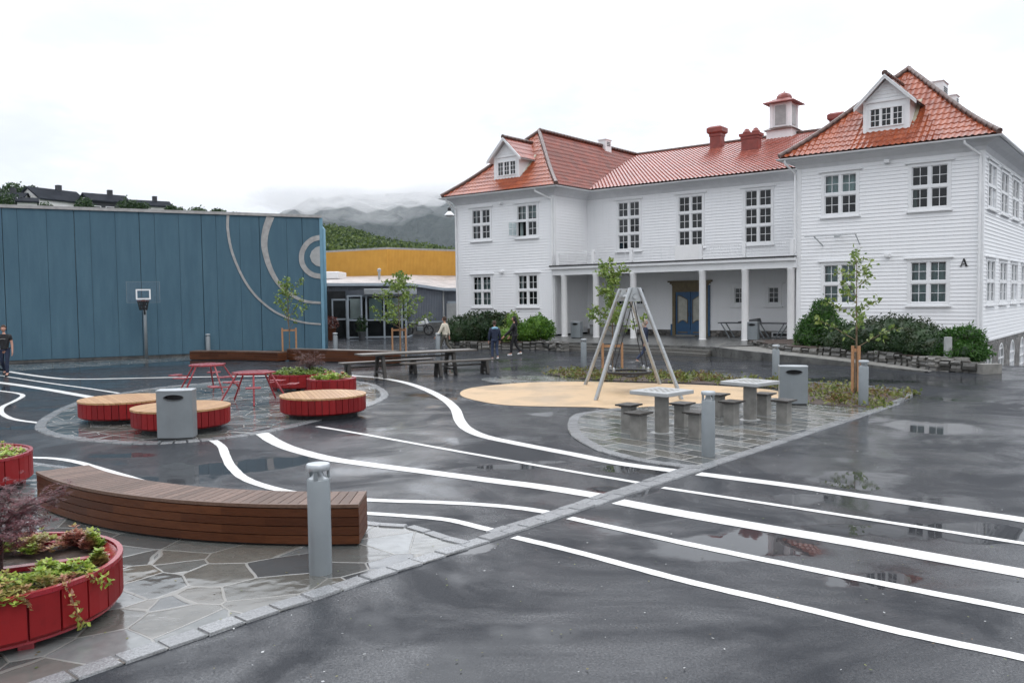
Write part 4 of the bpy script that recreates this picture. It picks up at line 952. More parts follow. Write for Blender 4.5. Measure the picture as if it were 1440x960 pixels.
GB0 = far(490, 421, 56); GB = thing('entrance_building', 'low grey clad building with glazed entrance porch behind the courtyard', 'building', (GB0.x, GB0.y, 0))
def gp(px, d): p = far(px, 421, d); return Vector((p.x-GB0.x, p.y-GB0.y, 0))
A1, A2, A3, A4 = gp(425, 56.5), gp(578, 58), gp(625, 60), gp(665, 60.5)
def wall4(a, b, z0a, z1a, z0b, z1b, mat, name, off=0.):
    o = MB().add([(a.x, a.y+off, z0a), (b.x, b.y+off, z0b), (b.x, b.y+off, z1b), (a.x, a.y+off, z1a), (a.x, a.y+off+.2, z0a), (b.x, b.y+off+.2, z0b), (b.x, b.y+off+.2, z1b), (a.x, a.y+off+.2, z1a)], [(0, 1, 2, 3), (7, 6, 5, 4), (3, 2, 6, 7)]); return o.build(name, mat, GB)
wall4(A1, A2, 0, 3.45, 0, 3.42, 'grey_cladding', 'wall'); wall4(A2, A3, 0, 3.42, 0, 3.08, 'grey_cladding', 'wall'); wall4(A3, A4, 0, 3.02, 0, 3.0, 'grey_cladding', 'wall', .15)
wall4(A2, A3, .0, .75, 0, .75, 'concrete_dark', 'plinth', -.05); wall4(A2, A3, .78, .86, .78, .86, 'frame_grey', 'drip_rail', -.07)
rf = MB(); B = [gp(425, 74), gp(578, 69), gp(625, 72), gp(668, 73)]; top = [A1, A2, A3, A4]; tz = [3.52, 3.5, 3.16, 3.12]
rf.add([(p.x, p.y-.45, z) for p, z in zip(top, tz)]+[(p.x, p.y, 4.4) for p in B], [(0, 1, 5, 4), (1, 2, 6, 5), (2, 3, 7, 6)]); rf.build('roof', 'roof_felt', GB)
fa = MB()
for i in range(3): a, b = top[i], top[i+1]; fa.add([(a.x, a.y-.46, tz[i]-.16), (b.x, b.y-.46, tz[i+1]-.16), (b.x, b.y-.46, tz[i+1]+.03), (a.x, a.y-.46, tz[i]+.03), (a.x, a.y, tz[i]-.18), (b.x, b.y, tz[i+1]-.18)], [(0, 1, 2, 3), (0, 4, 5, 1)])
fa.build('fascia', 'frame_grey', GB)
p = gp(623.5, 60); MB().tube([(p.x, p.y-.1, 0), (p.x, p.y-.1, 3.)], .07, 8).build('downpipe', 'concrete_light', GB)
p = gp(636, 60.2); dm2 = MB().box(p.x-.55, p.x+.7, p.y-.03, p.y+.1, .1, 2.25).build('door', 'frame_grey', GB); MB().box(p.x-.42, p.x+.55, p.y-.05, p.y-.031, .3, 2.1).build('panel', 'concrete_light', dm2)
p = gp(468, 66); MB().box(p.x-1.6, p.x+.9, p.y-2, p.y+1, 4.0, 4.55).build('roof_light', 'trim_white', GB, bevel=.06)
p = gp(534, 62); vp_ = MB().lathe([(.09, 0), (.09, .75), (.14, .78), (.14, .95), (.02, 1.0)], 10, (p.x, p.y, 3.7)).build('roof_vent', 'concrete_light', GB)
# glazed porch
P0, P1 = gp(489, 53.2), gp(580, 53.2); yF = P0.y; x0, x1 = P0.x, P1.x-.35
MB().box(x0+1.1, x1+.35, yF-.45, yF+3.2, 2.74, 3.08).build('canopy', 'steel_light', GB, bevel=.02)
cn = MB(); cn.add([(x0+1.1, yF-.4, 2.72), (x0+1.1, yF-.4, 3.05), (x0-.9, yF+3, 3.0), (x0-.9, yF+3, 2.5), (x0+1.6, yF+3, 2.5), (x0+1.6, yF+3, 3.0)], [(0, 1, 2, 3), (1, 5, 2), (0, 3, 4)]); cn.build('canopy_side', 'grey_cladding', GB)
fg = MB(); xs_ = [x0, x0+.85, x0+1.15, x0+2.25, x0+3.35, x1]
for x in xs_: fg.box(x-.05, x+.05, yF-.05, yF+.05, 0, 2.72)
for z in (.05, 1.12, 2.62): fg.box(x0, x1, yF-.04, yF+.04, z, z+.09)
for x in (x1,): fg.box(x-.05, x+.05, yF, yF+3, 2.6, 2.7); fg.box(x-.05, x+.05, yF, yF+3, .02, .1)
fgo = fg.build('glazed_front', 'frame_grey', GB)
gl_ = MB(); gl_.add([(x0, yF, .1), (x1, yF, .1), (x1, yF, 2.65), (x0, yF, 2.65)], [(0, 1, 2, 3)]); gl_.add([(x1, yF, .1), (x1, yF+3, .1), (x1, yF+3, 2.65), (x1, yF, 2.65)], [(0, 1, 2, 3)]); gl_.build('pane', 'glass', fgo)
for a, b, m_ in ((xs_[0]+.12, xs_[1]-.12, 'curtain_pale'), (xs_[2]+.15, xs_[3]-.15, 'curtain'), (xs_[3]+.15, xs_[4]-.1, 'curtain_pale'), (xs_[4]+.2, xs_[5]-.15, 'curtain')):
    MB().box(a, b, yF+.12, yF+.14, 1.25, 2.5).build('poster', m_, GB)
MB().box(x0-.2, x1-.1, yF+2.4, yF+2.5, 0, 2.7).build('interior', 'room_dark', GB)
lfm = MB(); lx_ = gp(462, 54).x
for x in (lx_, lx_+.9, lx_+1.8): lfm.box(x-.04, x+.04, yF+1.6, yF+1.7, 0, 2.5)
lfm.box(lx_, x0, yF+1.6, yF+1.7, 1.15, 1.25); lfm.box(lx_, x0, yF+1.6, yF+1.7, 2.4, 2.5); l_ = lfm.build('side_screen', 'frame_grey', GB)
MB().add([(lx_-1, yF+1.66, 0), (x0, yF+1.66, 0), (x0, yF+1.66, 2.45), (lx_-1, yF+1.66, 2.45)], [(0, 1, 2, 3)]).build('pane', 'glass', l_)
MB().box(lx_-2, x0, yF+2.6, yF+2.7, 0, 3.0).build('interior', 'room_dark', GB)
# pots beside the entrance
def pot(px, d, h, r_, label, mat='plank_brown', fol='leaf_hedge', fh=.8):
    p = far(px, 421, d); t = thing('potted_plant', label, 'potted plant', (p.x, p.y, 0))
    MB().lathe([(r_*.75, 0), (r_, h), (r_*1.08, h), (r_*1.08, h+.05), (r_*.9, h+.05)], 16).build('pot', mat, t, smooth=True, auto=40)
    m_ = MB(); leaves(m_, blob_pts([(0, 0, h+fh*.5, r_*1.3, r_*1.3, fh*.55)], 260), .11); m_.build('foliage', fol, t)
    st_ = MB(); st_.tube([(0, 0, h), (.02, 0, h+fh*.6)], .02, 6); st_.build('stem', 'bark', t)
pot(508, 52.5, .42, .25, 'small bushy shrub in a dark pot by the glazed entrance', 'steel_dark', fh=.95)
pot(462, 52, .7, .42, 'reddish brown tub with dry plant near the corner of the blue hall', 'plank_brown', 'leaf_acer_brown', .7)

# motorbike parked by the grey wall
mp_ = far(588, 421, 56.2); MO = thing('motorcycle', 'white and black motorcycle parked against the grey cladding wall', 'motorcycle', (mp_.x, mp_.y, 0), R(15))
for x in (-.68, .68):
    w = MB(); k = 24; pr = [(.30+.05*math.cos(a), .05*math.sin(a)) for a in [2*PI*i/8 for i in range(8)]]; vs = []
    for i in range(k):
        a = 2*PI*i/k
        for r_, y in pr: vs.append((x+r_*math.cos(a), y, .35+r_*math.sin(a)))
    w.add(vs, [(i*8+j, i*8+(j+1) % 8, ((i+1) % k)*8+(j+1) % 8, ((i+1) % k)*8+j) for i in range(k) for j in range(8)]); wo = w.build('wheel', 'rope_black', MO, smooth=True)
    sp = MB()
    for i in range(5): a = 2*PI*i/5; sp.bar((x, 0, .35), (x+.28*math.cos(a), 0, .35+.28*math.sin(a)), .03, .03, (0, 1, 0))
    sp.build('rim', 'steel_grey', wo)
f = MB(); f.tube([(-.68, 0, .35), (-.2, 0, .5), (.25, 0, .5), (.5, 0, .85)], .04); f.tube([(.68, .08, .35), (.45, .08, .95)], .025); f.tube([(.68, -.08, .35), (.45, -.08, .95)], .025); f.tube([(.45, -.3, 1.02), (.45, .3, 1.02)], .018); f.build('frame', 'steel_dark', MO)
MB().box(-.15, .3, -.15, .15, .28, .6).build('engine', 'steel_grey', MO, bevel=.05)
MB().add([(-.05, -.13, .68), (.42, -.1, .72), (.42, .1, .72), (-.05, .13, .68), (0, -.13, .9), (.38, -.1, .98), (.38, .1, .98), (0, .13, .9)], [(0, 3, 2, 1), (4, 5, 6, 7), (0, 1, 5, 4), (1, 2, 6, 5), (2, 3, 7, 6), (3, 0, 4, 7)]).build('tank', 'trim_white', MO, bevel=.05)
MB().box(-.75, -.05, -.12, .12, .72, .82).build('seat', 'rope_black', MO, bevel=.04)
MB().add([(.45, -.16, .75), (.68, -.05, .8), (.68, .05, .8), (.45, .16, .75), (.4, -.14, 1.1), (.52, -.05, 1.15), (.52, .05, 1.15), (.4, .14, 1.1)], [(0, 3, 2, 1), (4, 5, 6, 7), (0, 1, 5, 4), (1, 2, 6, 5), (2, 3, 7, 6), (3, 0, 4, 7)]).build('fairing', 'trim_white', MO, bevel=.03)

# ================================================================== HOUSES AND TREES ON THE HILLSIDE
def house(px, py, dist, w, dp, hw, hr, rz, wall, label, roofm='house_roof', win=3, chim_=True):
    p = far(px, py, dist); t = thing('hillside_house', label, 'house', (p.x, p.y, p.z-hw-hr), rz, 'houses on the hillside beyond the blue hall')
    b = MB(); b.box(-w/2, w/2, -dp/2, dp/2, -4, hw); b.add([(-w/2, -dp/2, hw), (-w/2, dp/2, hw), (-w/2, 0, hw+hr*.97)], [(0, 1, 2)]); b.add([(w/2, -dp/2, hw), (w/2, dp/2, hw), (w/2, 0, hw+hr*.97)], [(2, 1, 0)]); b.build('wall', wall, t)
    r_ = MB(); e = .3; dz = hr/(dp/2)
    for s_ in (-1, 1): r_.add([(-w/2-e, s_*(dp/2+e), hw-dz*e), (w/2+e, s_*(dp/2+e), hw-dz*e), (w/2+e, 0, hw+hr), (-w/2-e, 0, hw+hr), (-w/2-e, s_*(dp/2+e), hw-dz*e+.25), (w/2+e, s_*(dp/2+e), hw-dz*e+.25), (w/2+e, 0, hw+hr+.25), (-w/2-e, 0, hw+hr+.25)], [(0, 1, 2, 3), (4, 7, 6, 5), (0, 4, 5, 1), (0, 3, 7, 4), (1, 5, 6, 2)])
    ro = r_.build('roof', roofm, t)
    if chim_: MB().box(w*.1, w*.1+.7, -.4, .4, hw+hr-.5, hw+hr+1).build('chimney', 'house_dark', ro)
    for i in range(win):
        x = -w/2+w*(i+.5)/win; wo = MB().box(x-.7, x+.7, -dp/2-.05, -dp/2+.05, hw-2.1, hw-.8).build('window', 'trim_white', t); MB().box(x-.58, x+.58, -dp/2-.08, -dp/2-.051, hw-1.98, hw-.92).build('pane', 'room_dark', wo)
    wo = MB().box(-w/2-.05, -w/2+.05, -.8, .8, hw-.6, hw+.7).build('window', 'trim_white', t); MB().box(-w/2-.08, -w/2-.051, -.65, .65, hw-.48, hw+.58).build('pane', 'room_dark', wo)
house(73, 268, 160, 8.2, 6.0, 3.6, 1.9, R(62), 'house_white', 'white house with steep dark roof and white gable end above the blue hall')
house(103, 277, 163, 4.6, 4, 2.6, 1.1, R(60), 'house_white', 'small white annexe with bluish grey roof beside the gabled house', chim_=False, win=2)
house(146, 275, 160, 6.4, 5, 3.2, 1.3, R(46), 'house_dark', 'dark timber house with balcony front on the hill')
house(209, 284, 158, 6.2, 4, 2.6, .9, R(34), 'house_white', 'low house with dark roof and white wall rightmost on the hill')
house(10, 273, 158, 5.6, 5, 2.9, 1.0, R(12), 'house_white', 'grey roofed house leftmost on the hill below the round tree', win=4)
house(38, 280, 150, 2.6, 3, 1.9, .6, R(30), 'house_white', 'little white garage in front of the gabled house', chim_=False, win=1)
def fartree(px, py, dist, h, w, label, mat='leaf_wood', n=700, sz=.45, group='trees on the hillside beyond the blue hall'):
    p = far(px, py, dist); t = thing('hillside_tree', label, 'tree', (p.x, p.y, p.z-h), 0, group)
    MB().tube([(0, 0, -2), (.1, 0, h*.3), (0, .1, h*.8)], [w*.06, w*.05, w*.02], 6).build('trunk', 'bark_dark', t)
    m_ = MB(); bl_ = [(0, 0, h*.58, w*.42, w*.42, h*.40)]+[(random.uniform(-.3, .3)*w, random.uniform(-.3, .3)*w, h*random.uniform(.4, .8), w*.24, w*.24, h*.2) for _ in range(5)]
    leaves(m_, blob_pts(bl_, n, .3), sz); m_.build('crown', mat, t)
fartree(21, 258, 172, 7.6, 9.5, 'large round tree behind the leftmost hillside house', n=7000, sz=.34)
for px, ty, h, w, l in ((8, 268, 4.5, 5, 'shrubby tree at the left picture edge on the hill'), (118, 277, 4.8, 3.6, 'pointed dark tree left of the dark timber house'), (176, 277, 5.3, 3.4, 'slim tree right of the dark timber house'), (190, 281, 4, 4.5, 'bushy tree touching the rightmost low house'), (240, 289, 2.8, 2.6, 'first small conifer right of the low house'),
                   (250, 291, 2.4, 3, 'second small conifer right of the low house'), (277, 291, 2.7, 4.2, 'wide low tree midway along the hall roof edge'), (303, 294, 2.5, 2, 'thin lone tree on the hill skyline'), (310, 293, 2.9, 2.6, 'rounded tree beside the thin lone skyline tree'), (333, 299, 1.8, 3, 'lowest bush at the right end of the skyline'), (62, 284, 3.2, 4, 'hedge like tree in front of the gabled house')):
    fartree(px, ty, 150, h, w, l, n=1300, sz=.24)
# mixed wood on the near hill: one mass of crowns
wd = MB()
for i in range(1500):
    px = random.uniform(440, 680); t = random.random(); dd = 150+t*265; top = far(px, green_top(px), 420); z = -4+(top.z+4)*(((dd-120)/300)**.8)
    p = far(px, 430, dd); h = random.uniform(2, 5.5)
    for _ in range(1): leaves(wd, blob_pts([(p.x, p.y, z+h*.3, h*.34, h*.34, h*.5)], 40, .5), 1.0, 1., 1.3)
wo = wd.build('hillside_wood', 'leaf_ground', None); tag(wo, kind='stuff'); wo.data.materials[0] = MATS['leaf_wood2'] if 'leaf_wood2' in MATS else leafy('leaf_wood2', (.018, .045, .010), (.12, .17, .03), .6)
tag(wo, 'mixed green wood covering the near hill behind the ochre building', 'wood')

# pendant lamp beside the left corner of the school
q = far(632, 303, 40); PL = thing('pendant_street_lamp', 'white capped pendant lamp hanging on a wire by the school corner', 'street lamp', (q.x, q.y, q.z))
MB().lathe([(.05, .22), (.07, .2), (.24, .02), (.25, 0), (.2, -.02), (.12, -.06)], 16).build('lamp_shade', 'trim_white', PL, smooth=True)
MB().lathe([(.08, .2), (.08, .34), (.03, .38)], 10).build('lamp_holder', 'black_void', PL)
e1 = bw(LX0-.1, -.1, 7.9)-q; wr = MB(); wr.tube([(0, 0, .36), (e1.x*.5, e1.y*.5, e1.z*.5+.25), (e1.x, e1.y, e1.z)], .012, 5); wr.build('wire', 'black_void', PL)

# ================================================================== TERRACE, STEPS, RAMP, STONE WALLS
TZ = .36
def wp(mb, poly, z0, z1): return mb.prism([(p.x, p.y) for p in poly], z0, z1)
e0, e1_, e2 = at(783, 480.5, TZ), at(900, 484.5, TZ), at(1000, 488, TZ)
te = [at(x, y, TZ) for x, y in ((768, 480), (800, 481), (860, 483), (900, 484.5), (950, 485.3), (1003, 488))]
back = [bw(RX0-.02, .3), bw(RX0-.02, MY), bw(LX1+.02, MY), bw(LX1+.02, .02), bw(LX1-1.6, -.2)]
poly = te+[bw(4.4, -2.2)]+[bw(4.46, -.1)]+back
struct('porch_terrace', wp(MB(), poly, -.1, TZ), 'concrete_dark')
for k, (off, z) in enumerate(((.34, .24), (.68, .12))):
    P = [p+(-BY)*off for p in te[:]]
    struct('stone_step', wp(MB(), P+[p+BY*.5 for p in reversed(te)], -.1, z), 'wall_stone')
# ramp running down to the right between the kerb wall and the planted wall
kz = [(1003, 488, .36, 500), (1037, 492.3, .31, 505), (1075, 496.5, .27, 509), (1096, 499, .24, 511), (1134, 502.5, .2, 514), (1202, 510.5, .10, 518.5), (1262, 518.5, .03, 521.5), (1305, 523, .006, 524)]
outer = [at(x, y, z) for x, y, z, b in kz]
inner = [at(x, y, z) for x, y, z in ((1020, 481, .36), (1050, 484, .33), (1085, 491, .28), (1105, 494, .25), (1140, 498, .2), (1210, 505.5, .1), (1270, 514, .03), (1312, 521, .006))]
rm = MB(); n = len(outer); rm.add([*outer, *inner], [(i, i+1, n+i+1, n+i) for i in range(n-1)]); rm.add([bw(4.44, -.1, .362), outer[0]+Vector((0, 0, .002)), inner[0]+Vector((0, 0, .002)), inner[1]+Vector((0, 0, .002))], [(0, 1, 2, 3)])
struct('ramp', rm, 'concrete')
kw = MB()
for i in range(n-1):
    a, b = outer[i], outer[i+1]; d = (b-a).normalized(); nn = Vector((d.y, -d.x, 0))
    kw.add([Vector((a.x, a.y, -.1)), Vector((b.x, b.y, -.1)), b+nn*0, a+nn*0, Vector((a.x, a.y, -.1))+nn*.16, Vector((b.x, b.y, -.1))+nn*.16, b+nn*.16+Vector((0, 0, .03)), a+nn*.16+Vector((0, 0, .03)), b-nn*.02+Vector((0, 0, .03)), a-nn*.02+Vector((0, 0, .03))],
           [(4, 5, 6, 7), (7, 6, 8, 9), (9, 8, 2, 3)])
kwo = kw.build('kerb_wall', 'concrete_dark'); tag(kwo, 'low dark concrete edge wall of the ramp below the hedge', 'wall')
def stonewall(line, z0, zt, depth, label, sz=.34, name='stone_wall'):
    mb = MB(); ds = [0]
    for a, b in zip(line, line[1:]): ds.append(ds[-1]+(b-a).length)
    def pos(d):
        k = 0
        while k < len(ds)-2 and ds[k+1] < d: k += 1
        t = (d-ds[k])/max(1e-6, ds[k+1]-ds[k]); p = line[k].lerp(line[k+1], t); dd = (line[k+1]-line[k]).normalized(); return p, Vector((dd.y, -dd.x, 0)).normalized(), dd
    d = 0
    zf = zt if callable(zt) else (lambda t: zt)
    while d < ds[-1]-.05:
        L = sz*random.uniform(.7, 1.6); L = min(L, ds[-1]-d); p, n_, dd = pos(d+L/2); dd = Vector((dd.x, dd.y, 0)).normalized(); z = z0(d/ds[-1]) if callable(z0) else z0; top = zf(d/ds[-1])
        while z < top-.04:
            h = min(top-z, random.uniform(.08, .24)); o = random.uniform(-.05, .05); e = .02
            a = -L/2+.008; b = L/2-.008; z1 = z+h-.008
            def V(u, w, zz): return Vector((p.x, p.y, 0))+dd*u+n_*w+Vector((0, 0, zz))
            mb.add([V(a, -depth, z), V(b, -depth, z), V(b, o, z), V(a, o, z), V(a+e, -depth, z1), V(b-e, -depth, z1), V(b-e, o-e, z1+random.uniform(-.02, .02)), V(a+e, o-e, z1+random.uniform(-.02, .02)), V(a+e*1.5, o+.02, (z+z1)/2), V(b-e*1.5, o+.02, (z+z1)/2)],
                   [(0, 1, 2, 3), (4, 7, 6, 5), (3, 2, 9, 8), (8, 9, 6, 7), (0, 3, 8, 7, 4), (1, 5, 6, 9, 2), (0, 4, 5, 1)])
            z += h
        d += L
    for a, b in zip(line, line[1:]):
        dd = (b-a).normalized(); n_ = Vector((dd.y, -dd.x, 0))*-.09; t0 = min(zf(0), zf(1), zf(.5))-.03
        mb.add([Vector((a.x, a.y, -.3))+n_, Vector((b.x, b.y, -.3))+n_, Vector((b.x, b.y, t0))+n_, Vector((a.x, a.y, t0))+n_], [(0, 1, 2, 3)])
    o_ = mb.build(name, 'wall_stone'); return tag(o_, label, 'wall')
rw_line = [Vector((p.x, p.y, 0)) for p in inner[1:]]+[Vector((at(1366, 524.5).x, at(1366, 524.5).y, 0)), Vector((at(1372, 522).x, at(1372, 522).y, 0))+Vector((.5, 1.6, 0))]
stonewall(rw_line, -.1, lambda t: .50-.14*t+.04*math.sin(t*37), .4, 'dry stone retaining wall under the hedge of the right wing', .27)
lw_line = [at(x, y) for x, y in ((632, 489.5), (660, 491.3), (700, 491.8), (732, 491.6), (764, 492), (790, 494.5))]
stonewall(lw_line, -.05, lambda t: .40+.05*math.sin(t*9)+(0 if t > .5 else -.06), .4, 'low rough stone wall under the hedge of the left wing', .27)
# soil behind the walls
so1 = [p-Vector((0, 0, 0)) for p in rw_line]; so_b = [bw(RX1-.1, .0), bw(RX0, .0)]
s1 = MB(); m1 = [Vector((p.x, p.y, .5-.22*i/len(rw_line))) for i, p in enumerate(rw_line)]; m2 = [bw(5.+(11.5-5.)*i/(len(rw_line)-1), -.02, .5) for i in range(len(rw_line))]
s1.add(m1+m2, [(i, i+1, len(m1)+i+1, len(m1)+i) for i in range(len(m1)-1)]); struct('hedge_bed', s1, 'soil')
s2 = MB(); m1 = [Vector((p.x, p.y, .33)) for p in lw_line]; m2 = [bw(LX0+(LX1-1.5-LX0)*i/(len(lw_line)-1), -.02, .42) for i in range(len(lw_line))]
s2.add(m1+m2, [(i, i+1, len(m1)+i+1, len(m1)+i) for i in range(len(m1)-1)]); struct('hedge_bed', s2, 'soil')
cwm = MB(); cp = at(1388, 526); cwm.add([(0, 0, -1), (.35, .1, -1), (1.6, 3.6, -1.4), (1.2, 3.8, -1.4), (0, 0, .27), (.35, .1, .27), (1.6, 3.6, -.25), (1.2, 3.8, -.25)], [(4, 5, 6, 7), (0, 1, 5, 4), (1, 2, 6, 5), (2, 3, 7, 6), (3, 0, 4, 7)])
cwm.add([(-.15, -.05, -1), (.5, .1, -1), (.5, .4, -1), (-.15, .3, -1), (-.15, -.05, .29), (.5, .1, .29), (.5, .4, .29), (-.15, .3, .29)], [(4, 5, 6, 7), (0, 1, 5, 4), (1, 2, 6, 5), (2, 3, 7, 6), (3, 0, 4, 7)])
c_ = cwm.build('basement_wall', 'concrete', mw=(cp.x, cp.y, 0)); tag(c_, 'short sloping concrete wall at the basement corner of the school', 'wall')

# ================================================================== HEDGES AND SHRUBS BY THE BUILDING
def B3(lx, ly, z, rx, ry, rz): p = bw(lx, ly, z); return (p.x, p.y, p.z, rx, ry, rz)
def PX(px, py, d, rx, ry, rz): p = far(px, py, d); return (p.x, p.y, p.z, rx, ry, rz)
shrub('clipped_hedge', 'long dark green hedge below the left wing windows', 'hedge', [PX(x, y, 41.3, .95, .8, .78) for x, y in ((650, 466), (664, 463), (680, 461), (696, 461), (711, 463))], 15000, .075, 'leaf_hedge', 'leaf_hedge', asp=1.5)
mb = MB(); q0 = far(690, 450, 41)
for i in range(16):
    px = random.uniform(655, 716); a = far(px, 462, 41); b = far(px+random.uniform(-4, 4), random.uniform(437, 447), 41); ptl = [a.lerp(b, random.uniform(.35, 1))+Vector((random.gauss(0, .05), random.gauss(0, .05), 0)) for _ in range(14)]; leaves(mb, [p-q0 for p in ptl], .12)
t = thing('shrub', 'taller dark leafy shoots standing out of the hedge by the left wing', 'shrub', q0); mb.build('foliage', 'leaf_hedge', t)
sm = MB()
for i in range(6): a = far(660+i*10, 470, 41)-q0; b = far(661+i*10, 444, 41)-q0; sm.tube([a, b], .015, 5)
sm.build('stems', 'bark', t)
shrub('round_shrub', 'bright green rounded shrub left of the porch', 'shrub', [PX(x, y, 40.3, rx, .6, rz) for x, y, rx, rz in ((748, 464, .62, .55), (757, 457, .5, .5), (766, 464, .5, .5), (740, 468, .45, .4))], 6500, .07, 'leaf_bright', 'leaf_bright')
shrub('low_shrub', 'yellowish green low shrub between the dark hedge and the bright shrub', 'shrub', [PX(712, 470, 39.8, .5, .4, .35), PX(720, 455, 40.6, .35, .3, .6)], 900, .09, 'leaf_pale', 'leaf_bright')
shrub('conifer_shrub', 'tall bright green conifer at the left end of the right wing hedge', 'shrub', [PX(1152, 462, 34.6, .68, .6, .68), PX(1157, 441, 34.6, .46, .4, .6), PX(1141, 467, 34.6, .55, .5, .55), PX(1146, 476, 34.4, .76, .5, .42), PX(1168, 468, 34.3, .55, .5, .75)], 15000, .045, 'leaf_conifer', 'leaf_hedge', asp=3.)
shrub('clipped_hedge', 'broad dark green hedge below the right wing windows', 'hedge', [PX(x, y, d, .95, .8, rz) for x, y, d, rz in ((1190, 480, 33.4, .62), (1212, 479, 32.8, .74), (1236, 478, 32.3, .80), (1260, 477, 31.9, .84), (1284, 480, 31.5, .80), (1307, 486, 31.1, .66), (1322, 491, 30.8, .5))], 24000, .055, 'leaf_hedge', 'leaf_hedge', asp=1.6)
shrub('juniper_shrub', 'bright green spreading juniper at the corner of the right wing', 'shrub', [PX(1345, 484, 30.9, .56, .6, .5), PX(1361, 478, 30.8, .46, .5, .46), PX(1352, 496, 30.4, .86, .6, .34), PX(1368, 492, 30.6, .33, .4, .5), PX(1330, 497, 30.6, .66, .5, .32)], 13000, .045, 'leaf_conifer', 'leaf_hedge', asp=3.2)
pp = far(1333, 487, 29.9); MBp = MB(); MBp.box(-.09, .09, -.09, .09, -.35, .3); po = MBp.build('marker_post', 'concrete_light', mw=pp, bevel=.01); tag(po, 'short pale square post standing in the hedge by the right corner', 'post')

# ================================================================== YOUNG TREES WITH STAKES
def young(px, py, h, cr, label, n, mat='leaf_young', lean=0., seed=1, branches=14, lsz=.075, c0=.35, spread=1., tw=.03, upr=.6):
    random.seed(seed); p = at(px, py); t = thing('young_tree', label, 'tree', p, 0, 'young trees in the school yard')
    tr = MB(); tp = [(0, 0, 0), (.02+lean*.3, .01, h*.3), (lean*.6, -.02, h*.6), (lean, 0, h*.95)]; tr.tube(spline(tp, 4), [tw*(1-.8*i/12) for i in range(13)], 7)
    lp = []; bm_ = MB()
    for i in range(branches):
        f = c0+(1-c0)*(i+.5)/branches; z = h*f; a = i*2.4+random.uniform(-.4, .4); L = cr*random.uniform(.6, 1.15)*(1.15-.65*(f-c0)/(1-c0))*spread
        b0 = Vector((lean*f, 0, z*.93)); b1 = b0+Vector((math.cos(a)*L*.55, math.sin(a)*L*.55, L*upr*.6)); b2 = b0+Vector((math.cos(a)*L, math.sin(a)*L, L*upr))
        bp = spline([b0, b1, b2], 5); bm_.tube(bp, [tw*.35*(1-.7*k/10) for k in range(11)], 5)
        for k in range(int(n/branches)):
            q = bp[random.randint(3, 10)]; lp.append(q+Vector((random.gauss(0, .07), random.gauss(0, .07), random.gauss(0, .06)))*cr)
    for k in range(int(n*.12)): lp.append(Vector((lean+random.gauss(0, .1)*cr, random.gauss(0, .1)*cr, h*random.uniform(.8, 1.03))))
    trunk = tr.build('trunk', 'bark', t, smooth=True); bm_.build('branches', 'bark', t, smooth=True)
    lm = MB(); leaves(lm, lp, lsz, 1., 1.7); lm.build('crown', mat, t); return t
young(407, 502, 3.25, .9, 'sparse young tree with upswept twigs in front of the blue hall mural', 420, seed=3, lsz=.08, c0=.34, spread=.95, upr=1.25, branches=11)
young(562, 497, 3.55, 1.2, 'leafy young tree in front of the glazed entrance', 1150, seed=5, lsz=.085, c0=.30, upr=.45, branches=20)
young(861, 524, 3.45, .85, 'young tree behind the basket swing with stakes', 900, seed=8, lsz=.085, c0=.33, upr=.6, branches=15)
young(1203, 553, 3.4, .9, 'young tree with long thin branches in the bed by the right hand bollard', 430, 'leaf_pale', seed=12, lsz=.075, c0=.32, upr=.5, branches=12)
random.seed(77)
def stakes(px, py, offs, h, label, bark=True):
    p = at(px, py); t = thing('tree_stakes', label, 'tree support', p, 0, 'wooden tree supports')
    for (x, y) in offs: MB().tube([(x, y, 0), (x, y, h)], .04, 8).build('stake', 'stake_wood', t, smooth=True, auto=40)
    r = MB()
    for a, b in zip(offs, offs[1:]): r.bar((a[0], a[1], h-.1), (b[0], b[1], h-.1), .02, .08)
    r.build('crosspiece', 'stake_wood', t)
stakes(407, 502, ((-.28, 0), (.28, .1)), 1.25, 'two wooden stakes holding the tree by the blue hall mural')
stakes(562, 497, ((-.3, -.1), (.0, .25), (.3, -.1)), 1.15, 'three short stakes round the tree before the glazed entrance')
stakes(861, 524, ((-.3, 0), (.32, .05)), .95, 'two orange brown stakes beside the tree behind the swing')
stakes(1203, 553, ((-.05, .06), (.06, -.04)), 1.15, 'pair of thick wooden stakes tight against the tree in the right bed')

